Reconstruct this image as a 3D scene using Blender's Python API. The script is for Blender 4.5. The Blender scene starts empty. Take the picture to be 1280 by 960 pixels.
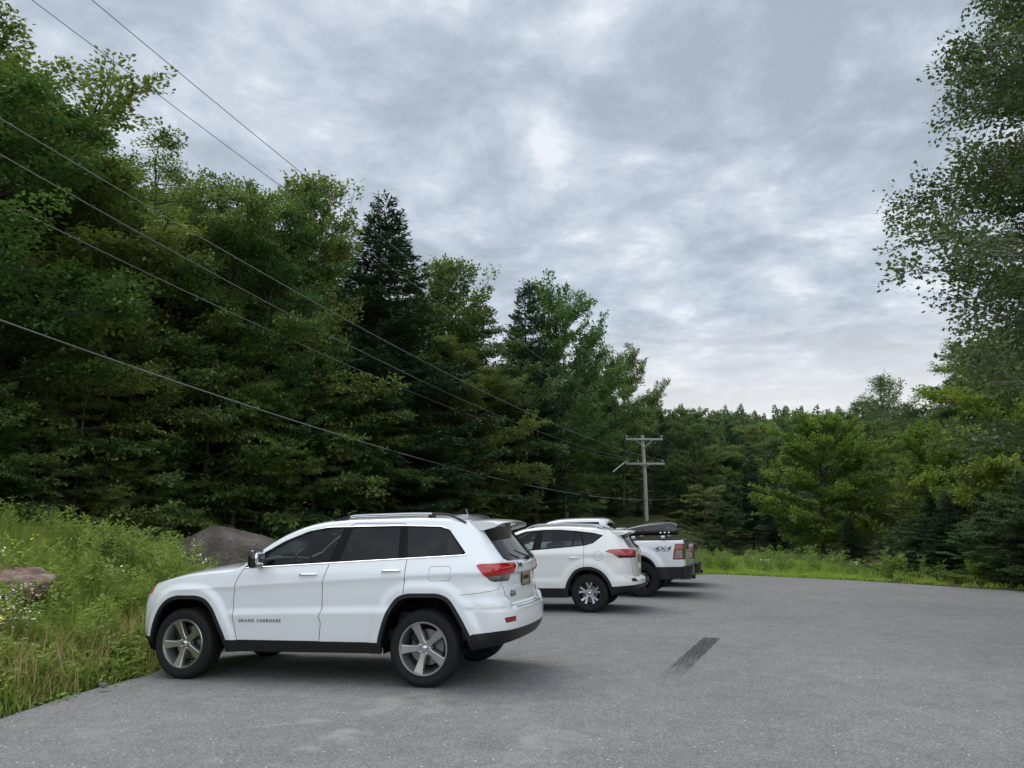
import bpy, bmesh, math, random
import numpy as np
from mathutils import Vector, Matrix, Euler
from mathutils.bvhtree import BVHTree
from mathutils.geometry import tessellate_polygon
PI = math.pi
scene = bpy.context.scene
COL = scene.collection
random.seed(7)

# ------------------------------------------------------------------ materials
MATS = {}
def nmat(name):
    m = bpy.data.materials.new(name); m.use_nodes = True
    nt = m.node_tree; nt.nodes.clear()
    out = nt.nodes.new('ShaderNodeOutputMaterial')
    MATS[name] = m
    return m, nt, out
def N(nt, t, **kw):
    n = nt.nodes.new(t)
    for k, v in kw.items():
        if k.startswith('i_'):
            key = k[2:].replace('_', ' ')
            n.inputs[int(key) if key.isdigit() else key].default_value = v
        else: setattr(n, k, v)
    return n
def L(nt, a, b): nt.links.new(a, b)
def pbr(name, col, rough=.5, metal=0, coat=0, spec=.5, noise=0, nscale=6, bump=0, bscale=80, emit=None, trans=0, ior=1.5):
    m, nt, out = nmat(name)
    b = N(nt, 'ShaderNodeBsdfPrincipled')
    b.inputs['Base Color'].default_value = (*col, 1); b.inputs['Roughness'].default_value = rough
    b.inputs['Metallic'].default_value = metal; b.inputs['Coat Weight'].default_value = coat
    b.inputs['Coat Roughness'].default_value = .03
    b.inputs['Specular IOR Level'].default_value = spec; b.inputs['IOR'].default_value = ior
    b.inputs['Transmission Weight'].default_value = trans
    if noise or bump: tc = N(nt, 'ShaderNodeTexCoord')
    if noise:
        n = N(nt, 'ShaderNodeTexNoise'); n.inputs['Scale'].default_value = nscale; n.inputs['Detail'].default_value = 6
        L(nt, tc.outputs['Object'], n.inputs['Vector'])
        mx = N(nt, 'ShaderNodeMix', data_type='RGBA')
        mx.inputs[6].default_value = (*[c*(1-noise) for c in col], 1); mx.inputs[7].default_value = (*[min(1, c*(1+noise)) for c in col], 1)
        L(nt, n.outputs['Fac'], mx.inputs[0]); L(nt, mx.outputs[2], b.inputs['Base Color'])
    if bump:
        n2 = N(nt, 'ShaderNodeTexNoise'); n2.inputs['Scale'].default_value = bscale; n2.inputs['Detail'].default_value = 4
        L(nt, tc.outputs['Object'], n2.inputs['Vector'])
        bp = N(nt, 'ShaderNodeBump'); bp.inputs['Strength'].default_value = bump; bp.inputs['Distance'].default_value = .01
        L(nt, n2.outputs['Fac'], bp.inputs['Height']); L(nt, bp.outputs['Normal'], b.inputs['Normal'])
    L(nt, b.outputs[0], out.inputs[0])
    return m
def glassmat(name, tint, refl=1.0):
    m, nt, out = nmat(name)
    tr = N(nt, 'ShaderNodeBsdfTransparent'); tr.inputs[0].default_value = (*tint, 1)
    gl = N(nt, 'ShaderNodeBsdfGlossy'); gl.inputs['Roughness'].default_value = .01; gl.inputs[0].default_value = (refl, refl, refl, 1)
    fr = N(nt, 'ShaderNodeFresnel'); fr.inputs[0].default_value = 1.46
    mx = N(nt, 'ShaderNodeMixShader')
    L(nt, fr.outputs[0], mx.inputs[0]); L(nt, tr.outputs[0], mx.inputs[1]); L(nt, gl.outputs[0], mx.inputs[2]); L(nt, mx.outputs[0], out.inputs[0])
    return m

# ------------------------------------------------------------------ objects
def tag(o, label=None, cat=None, group=None, kind=None):
    if label: o['label'] = label
    if cat: o['category'] = cat
    if group: o['group'] = group
    if kind: o['kind'] = kind
    return o
def empty(name, loc=(0,0,0), rot=(0,0,0), parent=None):
    o = bpy.data.objects.new(name, None); COL.objects.link(o)
    o.location = loc; o.rotation_euler = rot; o.parent = parent
    o.empty_display_size = .2
    return o
def link(name, me, mat=None, parent=None, loc=(0,0,0), rot=(0,0,0)):
    o = bpy.data.objects.new(name, me); COL.objects.link(o); o.parent = parent
    o.location = loc; o.rotation_euler = rot
    if mat is not None:
        me.materials.clear()
        for m in (mat if isinstance(mat, (list, tuple)) else [mat]): me.materials.append(m)
    return o
def mesh_np(name, V, F, mat=None, parent=None, smooth=False, mi=None, attr=None):
    """V (n,3) array, F (m,k) array of equal-size faces"""
    V = np.asarray(V, np.float32); F = np.asarray(F, np.int32)
    me = bpy.data.meshes.new(name)
    me.vertices.add(len(V)); me.vertices.foreach_set('co', V.ravel())
    k = F.shape[1]
    me.loops.add(F.size); me.loops.foreach_set('vertex_index', F.ravel())
    me.polygons.add(len(F)); me.polygons.foreach_set('loop_start', np.arange(0, F.size, k, dtype=np.int32))
    me.polygons.foreach_set('loop_total', np.full(len(F), k, np.int32))
    if mi is not None: me.polygons.foreach_set('material_index', np.asarray(mi, np.int32))
    me.polygons.foreach_set('use_smooth', np.full(len(F), smooth, bool))
    if attr is not None:
        a = me.attributes.new('vari', 'FLOAT', 'POINT'); a.data.foreach_set('value', np.asarray(attr, np.float32))
    me.update(calc_edges=True)
    if name is None: return me
    return link(name, me, mat, parent)

class MB:
    """collects simple shapes into ONE mesh"""
    def __init__(s): s.bm = bmesh.new()
    def box(s, c, d, rot=None, bevel=0, seg=2, taper=None):
        r = bmesh.ops.create_cube(s.bm, size=1)
        vs = r['verts']
        for v in vs:
            v.co = Vector((v.co.x*d[0], v.co.y*d[1], v.co.z*d[2]))
            if taper and v.co.z > 0: v.co.x *= taper[0]; v.co.y *= taper[1]
        if bevel:
            es = list({e for v in vs for e in v.link_edges})
            rr = bmesh.ops.bevel(s.bm, geom=es, offset=bevel, segments=seg, profile=.5, affect='EDGES')
            vs = list({v for f in rr['faces'] for v in f.verts} | {v for v in vs if v.is_valid})
        M = (Euler(rot).to_matrix() if rot else Matrix.Identity(3))
        for v in vs: v.co = M @ v.co + Vector(c)
        return s
    def lathe(s, prof, n=48, axis='y', c=(0,0,0), mod=None, closed=False):
        """prof list of (radius, along)"""
        rings = []
        for j, (r, a) in enumerate(prof):
            ring = []
            for i in range(n):
                th = 2*PI*i/n; rr = r
                if mod: rr = mod(j, i, r)
                if axis == 'y': p = (rr*math.cos(th), a, rr*math.sin(th))
                elif axis == 'z': p = (rr*math.cos(th), rr*math.sin(th), a)
                else: p = (a, rr*math.cos(th), rr*math.sin(th))
                ring.append(s.bm.verts.new(Vector(p)+Vector(c)))
            rings.append(ring)
        J = len(rings)
        for j in range(J if closed else J-1):
            A, B = rings[j], rings[(j+1) % J]
            for i in range(n): s.bm.faces.new((A[i], A[(i+1) % n], B[(i+1) % n], B[i]))
        return s
    def tube(s, pts, r, n=8, cap=True, flat=None):
        pts = [Vector(p) for p in pts]; rings = []
        rs = r if isinstance(r, (list, tuple)) else [r]*len(pts)
        up = None
        for i, p in enumerate(pts):
            d = (pts[min(i+1, len(pts)-1)] - pts[max(i-1, 0)]).normalized()
            if up is None:
                up = Vector((0,0,1)) if abs(d.z) < .9 else Vector((1,0,0))
            a = d.cross(up).normalized(); b = a.cross(d).normalized(); up = b
            fy = flat if flat else 1
            rings.append([s.bm.verts.new(p + a*rs[i]*math.cos(2*PI*k/n) + b*rs[i]*fy*math.sin(2*PI*k/n)) for k in range(n)])
        for A, B in zip(rings, rings[1:]):
            for i in range(n): s.bm.faces.new((A[i], A[(i+1) % n], B[(i+1) % n], B[i]))
        if cap: s.bm.faces.new(rings[0][::-1]); s.bm.faces.new(rings[-1])
        return s
    def poly(s, pts, depth, tr=None, inset=0):
        """pts: 2-D outline (u,v) extruded along w by depth; tr maps (u,v,w)->xyz"""
        tr = tr or (lambda u, v, w: (u, w, v))
        A = [s.bm.verts.new(tr(u, v, 0)) for u, v in pts]
        cx = sum(p[0] for p in pts)/len(pts); cy = sum(p[1] for p in pts)/len(pts)
        B = [s.bm.verts.new(tr(u+(cx-u)*inset, v+(cy-v)*inset, depth)) for u, v in pts]
        n = len(pts)
        s.bm.faces.new(A[::-1]); s.bm.faces.new(B)
        for i in range(n): s.bm.faces.new((A[i], A[(i+1) % n], B[(i+1) % n], B[i]))
        return s
    def build(s, name, mat, parent=None, smooth=True, angle=35, loc=(0,0,0), rot=(0,0,0)):
        bmesh.ops.recalc_face_normals(s.bm, faces=s.bm.faces)
        me = bpy.data.meshes.new(name); s.bm.to_mesh(me); s.bm.free()
        if smooth: sharp(me, angle)
        return link(name, me, mat, parent, loc, rot)
def sharp(me, angle=35):
    me.polygons.foreach_set('use_smooth', np.ones(len(me.polygons), bool))
    me.set_sharp_from_angle(angle=math.radians(angle))
def copy_tree(o, parent=None):
    c = o.copy(); COL.objects.link(c); c.parent = parent
    for ch in list(o.children): copy_tree(ch, c)
    return c
def text_mesh(txt, size, depth=.002, shear=0, bold=0, space=1.0):
    cu = bpy.data.curves.new('lettering', 'FONT'); cu.body = txt; cu.size = size; cu.extrude = depth
    cu.shear = shear; cu.offset = bold; cu.align_x = 'CENTER'; cu.align_y = 'CENTER'; cu.space_character = space
    cu.resolution_u = 3
    o = bpy.data.objects.new('tmp', cu); COL.objects.link(o)
    dg = bpy.context.evaluated_depsgraph_get(); dg.update()
    me = bpy.data.meshes.new_from_object(o.evaluated_get(dg))
    bpy.data.objects.remove(o); bpy.data.curves.remove(cu)
    return me
def itab(tab):
    xs = np.array([t[0] for t in tab], float); ys = np.array([t[1] for t in tab], float)
    o = np.argsort(xs); xs = xs[o]; ys = ys[o]
    # monotone cubic (PCHIP)
    h = np.diff(xs); d = np.diff(ys)/h; m = np.zeros(len(xs))
    for i in range(1, len(xs)-1):
        if d[i-1]*d[i] > 0:
            w1 = 2*h[i]+h[i-1]; w2 = h[i]+2*h[i-1]; m[i] = (w1+w2)/(w1/d[i-1]+w2/d[i])
    m[0] = d[0]; m[-1] = d[-1]
    def f(x):
        x = np.clip(np.asarray(x, float), xs[0], xs[-1])
        i = np.clip(np.searchsorted(xs, x)-1, 0, len(xs)-2)
        t = (x-xs[i])/h[i]
        return ((1+2*t)*(1-t)**2)*ys[i] + t*(1-t)**2*h[i]*m[i] + t*t*(3-2*t)*ys[i+1] + t*t*(t-1)*h[i]*m[i+1]
    return f
def sstep(a, b, x):
    t = np.clip((np.asarray(x, float)-a)/(b-a), 0, 1); return t*t*(3-2*t)
def roundpoly(pts, r, n=4):
    """round the corners of a 2-D polygon; r scalar or per-corner list"""
    out = []; k = len(pts)
    for i in range(k):
        p = Vector(pts[i][:2]); a = Vector(pts[i-1][:2]); b = Vector(pts[(i+1) % k][:2])
        ri = r[i] if isinstance(r, (list, tuple)) else r
        if ri <= 0: out.append(tuple(p)); continue
        la, lb = (a-p).length, (b-p).length
        q = min(ri, la*.48, lb*.48)
        pa = p+(a-p).normalized()*q; pb = p+(b-p).normalized()*q
        for j in range(n+1):
            t = j/n; out.append(tuple(pa*(1-t)**2 + p*2*t*(1-t) + pb*t*t))
    return out
def sdpoly(X, Z, poly):
    """signed distance of points to polygon (neg inside)"""
    X = np.asarray(X, float); Z = np.asarray(Z, float)
    d = np.full(X.shape, 1e9); ins = np.zeros(X.shape, bool); n = len(poly)
    for i in range(n):
        ax, az = poly[i]; bx, bz = poly[(i+1) % n]
        ex, ez = bx-ax, bz-az; wx, wz_ = X-ax, Z-az
        t = np.clip((wx*ex+wz_*ez)/(ex*ex+ez*ez+1e-12), 0, 1)
        d = np.minimum(d, np.hypot(wx-t*ex, wz_-t*ez))
        c = ((az > Z) != (bz > Z)) & (X < (bx-ax)*(Z-az)/(bz-az+1e-12)+ax)
        ins ^= c
    return np.where(ins, -d, d)
# ------------------------------------------------------------------ car body generator
class Shell:
    """half body (y>=0) as a wrapped grid: nose -> side -> tail, plus a deck (bonnet, windscreen, roof) to the centre line"""
    def __init__(s, xf, xr, XF, XR, plan_f, plan_r, wz, zb, zT, disp=None, crown=None, NT=150, NV=64, NK=14, fblend=1.0, rblend=.9, shoulder=.028, dispx=None):
        xf, xr, wz, zb, zT = map(itab, (xf, xr, wz, zb, zT)); crown = itab(crown)
        s.xf, s.xr, s.wz, s.zb, s.zT = xf, xr, wz, zb, zT
        # nominal plan polyline: (x, frac)
        pf = [(XF+dx, f) for dx, f in plan_f]; pr = [(XR+dx, f) for dx, f in plan_r]
        pl = pf + pr[::-1]
        P = [Vector((a, b*1.0)) for a, b in pl]
        # catmull-rom dense, then resample by arc length
        den = []
        for i in range(len(P)-1):
            p0 = P[max(i-1, 0)].copy(); p1, p2 = P[i], P[i+1]; p3 = P[min(i+2, len(P)-1)].copy()
            if i == 0: p0 = Vector((p2.x, -p2.y))
            if i == len(P)-2: p3 = Vector((p1.x, -p1.y))
            L12 = (p2-p1).length
            m1 = (p2-p0); m2 = (p3-p1)
            m1 = m1/max((p2-p0).length, 1e-6)*L12; m2 = m2/max((p3-p1).length, 1e-6)*L12
            for j in range(24):
                t = j/24
                den.append(p1*(2*t**3-3*t*t+1)+m1*(t**3-2*t*t+t)+p2*(-2*t**3+3*t*t)+m2*(t**3-t*t))
        den.append(P[-1])
        D = np.array([(d.x, d.y) for d in den]); seg = np.hypot(*(D[1:]-D[:-1]).T); al = np.r_[0, np.cumsum(seg)]
        # denser sampling in the corners
        q = np.linspace(0, al[-1], NT)
        xn = np.interp(q, al, D[:,0]); fr = np.clip(np.interp(q, al, D[:,1]), 0, 1.001)
        fr[0] = 0; fr[-1] = 0
        wF = sstep(XF-fblend, XF-.15, xn); wR = 1-sstep(XR+.15, XR+rblend, xn)
        v = np.linspace(0, 1, NV)
        Zb = zb(xn); Zt = zT(xn)
        Z = Zb[None, :]+(Zt-Zb)[None, :]*v[:, None]
        X = xn[None, :]+wF[None, :]*(xf(Z)-XF)+wR[None, :]*(xr(Z)-XR)
        Wd = wz(Z)*fr[None, :]
        if disp is not None:
            Wd = Wd + disp(X, Z)*np.clip(fr, 0, 1)[None, :]**2
        if dispx is not None: X = X + wR[None, :]*dispx(X, Wd, Z)
        s.bm = bm = bmesh.new()
        G = [[bm.verts.new((X[j, i], Wd[j, i], Z[j, i])) for i in range(NT)] for j in range(NV)]
        for j in range(NV-1):
            for i in range(NT-1):
                bm.faces.new((G[j][i], G[j][i+1], G[j+1][i+1], G[j+1][i]))
        # deck
        xt, yt, zt = X[-1], Wd[-1], Z[-1]
        dx = np.gradient(xt); dz = np.gradient(zt); ln = np.hypot(dx, dz)+1e-9
        nx, nz = dz/ln*1.0, -dx/ln*1.0     # outward (x decreases along theta -> nz>0)
        ker = np.ones(7)/7
        nx = np.convolve(np.pad(nx, 3, 'edge'), ker, 'valid'); nz = np.convolve(np.pad(nz, 3, 'edge'), ker, 'valid')
        nz = np.abs(nz); ll = np.hypot(nx, nz); nx, nz = nx/ll, nz/ll
        nx = np.where(wF > .5, 0, nx)*sstep(XF-.6,XF-.9, xt) ; nx = np.where(xt < XR+.9, 0, nx)
        ymax = yt.max(); sc = np.clip(yt/(.75*ymax), 0, 1)**1.5
        cr = crown(xt)
        tt = np.array([1-(1-math.cos(PI/2*k/(NK)))**1.0*1.0 for k in range(NK+1)])
        tt = np.linspace(1, 0, NK+1); tt = 1-(1-tt)**1.35
        prev = G[-1]
        for k in range(1, NK+1):
            t = tt[k]
            h = cr*sc*(1-t*t) + shoulder*sc*(1-t**7)**.5
            row = []
            for i in range(NT):
                if k == NK: y = 0
                else: y = yt[i]*t
                row.append(bm.verts.new((xt[i]+nx[i]*h[i], y, zt[i]+nz[i]*h[i])))
            for i in range(NT-1):
                try: bm.faces.new((prev[i], prev[i+1], row[i+1], row[i]))
                except ValueError: pass
            prev = row
        bmesh.ops.remove_doubles(bm, verts=bm.verts, dist=1e-4)
        # clamp centre
        bmesh.ops.recalc_face_normals(bm, faces=bm.faces)
        bm.normal_update(); bm.verts.ensure_lookup_table()
        # orient outward: test a side face
        s.lay = bm.faces.layers.int.new('part')
        tot = sum((f.normal.y*f.calc_area() for f in bm.faces))
        if tot < 0:
            bmesh.ops.reverse_faces(bm, faces=bm.faces); bm.normal_update()
        for vv in bm.verts:
            if abs(vv.co.y) < 1e-5:
                nn = vv.normal.copy(); nn.y = 0; vv.normal = nn.normalized() if nn.length > 1e-6 else vv.normal
        b2 = bm.copy(); bmesh.ops.triangulate(b2, faces=b2.faces)
        b2.verts.ensure_lookup_table(); b2.faces.ensure_lookup_table(); b2.verts.index_update()
        s.tree = BVHTree.FromBMesh(b2)
        s.tris = [tuple(vv.index for vv in f.verts) for f in b2.faces]
        s.tco = [vv.co.copy() for vv in b2.verts]
        b2.normal_update()
        s.tno = [vv.normal.copy() for vv in b2.verts]
        for i, vv in enumerate(b2.verts):
            if abs(vv.co.y) < 1e-5:
                nn = s.tno[i]; nn.y = 0
                if nn.length > 1e-6: nn.normalize()
        b2.free()
        s.parts = {}
    def normal_at(s, p):
        q = s.tree.find_nearest(p)
        if q[0] is None: return Vector((0,0,1))
        a, b, c = s.tris[q[2]]
        A, B, C = s.tco[a], s.tco[b], s.tco[c]
        v0, v1, v2 = B-A, C-A, q[0]-A
        d00, d01, d11, d20, d21 = v0.dot(v0), v0.dot(v1), v1.dot(v1), v2.dot(v0), v2.dot(v1)
        den = d00*d11-d01*d01
        if abs(den) < 1e-14: return s.tno[a]
        v = (d11*d20-d01*d21)/den; w = (d00*d21-d01*d20)/den
        return (s.tno[a]*(1-v-w)+s.tno[b]*v+s.tno[c]*w).normalized()
    def pid(s, name):
        if name == 'DEL': return -1
        if name == 'body': return 0
        if name not in s.parts: s.parts[name] = len(s.parts)+1
        return s.parts[name]
    def cutp(s, planes, name, only=None, box=None):
        """planes: list of (point, normal) keeping the side the normal points to"""
        bm = s.bm
        pid = s.pid(name)
        on = None if only is None else {s.pid(o) for o in only}
        fs = []
        for f in bm.faces:
            if on is not None and f[s.lay] not in on: continue
            ok = True
            for p, n in planes:
                if max((v.co-p).dot(n) for v in f.verts) <= 1e-6: ok = False; break
            if ok: fs.append(f)
        for p, n in planes:
            if not fs: break
            geom = list({e for f in fs for e in f.edges} | {v for f in fs for v in f.verts}) + fs
            r = bmesh.ops.bisect_plane(bm, geom=geom, dist=1e-6, plane_co=p, plane_no=n)
            cand = {g for g in r['geom'] if isinstance(g, bmesh.types.BMFace)} | {f for f in fs if f.is_valid}
            fs = [f for f in cand if (f.calc_center_median()-p).dot(n) > 0]
        for f in fs: f[s.lay] = pid
    def side(s, poly, name, extra=(), only=None):
        """region given by an outline in (x,z)"""
        tri = tessellate_polygon([[Vector((a, b, 0)) for a, b in poly]])
        for t in convex_pieces(poly):
            pl = []
            k = len(t)
            for i in range(k):
                a = Vector((t[i][0], 0, t[i][1])); b = Vector((t[(i+1) % k][0], 0, t[(i+1) % k][1]))
                d = b-a; pl.append((a, Vector((-d.z, 0, d.x)).normalized()))
            s.cutp(pl+list(extra), name, only)
    def rear(s, poly, name, extra=(), only=None):
        for t in convex_pieces(poly):
            pl = []
            k = len(t)
            for i in range(k):
                a = Vector((0, t[i][0], t[i][1])); b = Vector((0, t[(i+1) % k][0], t[(i+1) % k][1]))
                d = b-a; pl.append((a, Vector((0, -d.z, d.y)).normalized()))
            s.cutp(pl+list(extra), name, only)
    def top(s, poly, name, extra=(), only=None):
        for t in convex_pieces(poly):
            pl = []
            k = len(t)
            for i in range(k):
                a = Vector((t[i][0], t[i][1], 0)); b = Vector((t[(i+1) % k][0], t[(i+1) % k][1], 0))
                d = b-a; pl.append((a, Vector((-d.y, d.x, 0)).normalized()))
            s.cutp(pl+list(extra), name, only)
    def py(s, x, z):
        """point on the side at (x,z)"""
        h = s.tree.ray_cast(Vector((x, 2.0, z)), Vector((0, -1, 0)))
        return (h[0], s.normal_at(h[0])) if h[0] else (Vector((x, .9, z)), Vector((0, 1, 0)))
    def px(s, y, z):
        h = s.tree.ray_cast(Vector((-4.0, y, z)), Vector((1, 0, 0)))
        return (h[0], s.normal_at(h[0])) if h[0] else (Vector((-.9, y, z)), Vector((-1, 0, 0)))
    def pz(s, x, y):
        h = s.tree.ray_cast(Vector((x, y, 4)), Vector((0, 0, -1)))
        return (h[0], s.normal_at(h[0])) if h[0] else (Vector((x, y, 1.5)), Vector((0, 0, 1)))
    def extract(s, name, mats, parent, objname, thick=.012, off=0, side=0, closed_center=True):
        """side: +1 left only, -1 right only, 0 both welded into one mesh"""
        pid = s.pid(name); bm = s.bm
        fs = [f for f in bm.faces if f[s.lay] == pid]
        if not fs: print('EMPTY part', name); return None
        vi = {}; V = []; Nn = []; F = []
        for f in fs:
            idx = []
            for v in f.verts:
                if v not in vi:
                    vi[v] = len(V); V.append(v.co.copy()); Nn.append(s.normal_at(v.co))
                idx.append(vi[v])
            F.append(idx)
        V = [v+n*off for v, n in zip(V, Nn)]
        VV, NN, FF = [], [], []
        if side >= 0: VV += V; NN += Nn; FF += F
        if side <= 0:
            b = len(VV); seam = {}
            for i, (v, n) in enumerate(zip(V, Nn)):
                if side == 0 and abs(v.y) < 2e-4: seam[i] = i; VV.append(None); NN.append(None)
                else: VV.append(Vector((v.x, -v.y, v.z))); NN.append(Vector((n.x, -n.y, n.z)))
            FF += [[(i if i in seam else i+b) for i in f][::-1] for f in F]
        # drop Nones
        mp = {}; V2 = []; N2 = []
        for i, v in enumerate(VV):
            if v is not None: mp[i] = len(V2); V2.append(v); N2.append(n_ if (n_ := NN[i]) else Vector((0,0,1)))
        F2 = [[mp[i] for i in f] for f in FF]
        n0 = len(V2)
        loopn = []
        faces = []; mi = []
        for f in F2:
            faces.append(f); mi.append(0); loopn += [N2[i] for i in f]
        if thick:
            Vi = [v-n*thick for v, n in zip(V2, N2)]
            edges = {}
            for f in F2:
                for a, b in zip(f, f[1:]+f[:1]): edges[(a, b)] = edges.get((a, b), 0)+1
            for f in F2:
                faces.append([i+n0 for i in f][::-1]); mi.append(1); loopn += [-N2[i] for i in f[::-1]]
            V2 = V2+Vi
            for (a, b) in edges:
                if (b, a) not in edges:
                    q = [b, a, a+n0, b+n0]
                    faces.append(q); mi.append(0)
                    nn = (V2[a]-V2[b]).cross(V2[a+n0]-V2[b])
                    nn = nn.normalized() if nn.length > 1e-12 else N2[a]
                    loopn += [nn]*4
        me = bpy.data.meshes.new(objname)
        me.from_pydata([tuple(v) for v in V2], [], faces)
        for m in mats: me.materials.append(m)
        me.polygons.foreach_set('material_index', mi)
        me.polygons.foreach_set('use_smooth', np.ones(len(faces), bool))
        try: me.normals_split_custom_set([tuple(n) for n in loopn])
        except Exception as e: print('normals', e)
        o = link(objname, me, None, parent)
        return o
    def line(s, pts, r, mode='y', off=0, step=.03):
        """dense polyline lying on the surface, as list of points"""
        out = []
        for i in range(len(pts)-1):
            a, b = Vector(pts[i]), Vector(pts[i+1]); n = max(1, int((b-a).length/step))
            for j in range(n): out.append(a.lerp(b, j/n))
        out.append(Vector(pts[-1]))
        res = []
        for p in out:
            q, nn = (s.py if mode == 'y' else s.px if mode == 'x' else s.pz)(p[0], p[1])
            res.append(q+nn*off)
        return res
def ccw(p):
    a = sum(p[i][0]*p[(i+1) % len(p)][1]-p[(i+1) % len(p)][0]*p[i][1] for i in range(len(p)))
    return p if a > 0 else p[::-1]
def convex_pieces(poly):
    poly = ccw([tuple(p) for p in poly]); n = len(poly); conv = True
    for i in range(n):
        a, b, c = poly[i-1], poly[i], poly[(i+1) % n]
        if (b[0]-a[0])*(c[1]-b[1])-(b[1]-a[1])*(c[0]-b[0]) < -1e-9: conv = False; break
    if conv: return [poly]
    tri = tessellate_polygon([[Vector((a, b, 0)) for a, b in poly]])
    return [ccw([poly[i] for i in t]) for t in tri]
def mirrored(f, parent_pairs=None):
    pass

def build_materials_cars():
    pbr('white_paint', (.80, .82, .83), .22, 0, 1, .6)
    pbr('pearl_paint', (.78, .78, .75), .3, 0, 1, .5)
    pbr('silver_paint', (.30, .29, .27), .35, .5, 1, .5)
    pbr('black_trim', (.012, .012, .013), .45, 0, 0, .4, bump=.15, bscale=300)
    pbr('sash_black', (.007, .007, .008), .25, spec=.12)
    pbr('gloss_black', (.006, .006, .007), .08, 0, .5)
    pbr('interior', (.018, .018, .019), .7)
    pbr('seat_cloth', (.045, .045, .048), .85)
    pbr('dash', (.05, .065, .07), .6)
    pbr('rubber', (.012, .012, .0125), .75, 0, 0, .3, noise=.3, nscale=20)
    pbr('chrome', (.75, .76, .78), .08, 1)
    pbr('rim_grey', (.46, .455, .44), .30, .9, .2)
    pbr('rim_silver', (.55, .56, .58), .28, 1, .2)
    pbr('rim_dark', (.03, .03, .03), .4, .5)
    pbr('disc', (.25, .24, .23), .4, 1, noise=.3, nscale=30)
    pbr('shadow_gap', (.006, .006, .006), .9, spec=.1)
    pbr('red_lens', (.42, .004, .008), .12, 0, 1)
    pbr('dark_red_lens', (.24, .006, .009), .2, 0, 1)
    pbr('pink_lens', (.45, .05, .06), .15, 0, 1)
    pbr('clear_lens', (.30, .30, .30), .12, .8, 1, noise=.95, nscale=14)
    pbr('amber_lens', (.5, .08, .02), .15, 0, 1)
    pbr('plate', (.33, .27, .13), .45, noise=.35, nscale=25)
    pbr('box_black', (.02, .02, .021), .22, 0, .3)
    pbr('decal_grey', (.12, .125, .13), .5)
    pbr('tonneau', (.035, .035, .037), .6)
    glassmat('clear_glass', (.74, .82, .77))
    glassmat('tint_glass', (.035, .037, .04))
    glassmat('mid_glass', (.22, .25, .24))
    glassmat('rear_glass', (.08, .085, .09), 1.0)

# ------------------------------------------------------------------ wheels
def tyre_mesh(R, w, rim_r, blocks=64):
    mb = MB(); h = w/2
    prof = [(rim_r-.004, -h*.78), (rim_r+.012, -h*.92), ((R+rim_r)/2-.01, -h*1.0), (R-.045, -h*.97), (R-.022, -h*.9), (R-.006, -h*.78),
            (R, -h*.6), (R, -h*.42), (R-.009, -h*.40), (R-.009, -h*.34), (R, -h*.32), (R+.001, -h*.05), (R-.009, -h*.04), (R-.009, h*.04), (R+.001, h*.05),
            (R, h*.32), (R-.009, h*.34), (R-.009, h*.40), (R, h*.42), (R, h*.6), (R-.006, h*.78), (R-.022, h*.9), (R-.045, h*.97),
            ((R+rim_r)/2+.02, h*1.0), ((R+rim_r)/2+.012, h*1.012), ((R+rim_r)/2-.012, h*1.0), (rim_r+.012, h*.92), (rim_r-.004, h*.78)]
    blk = {4, 5, 6, 7, 18, 19, 20, 21}
    def mod(j, i, r):
        if j in blk and i % 4 == 0: return r-.0045
        if j in {10, 11, 14, 15} and i % 4 == 2: return r-.003
        return r
    mb.lathe(prof, blocks*4, 'y', mod=mod)
    return mb
WHEELS = {}
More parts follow.
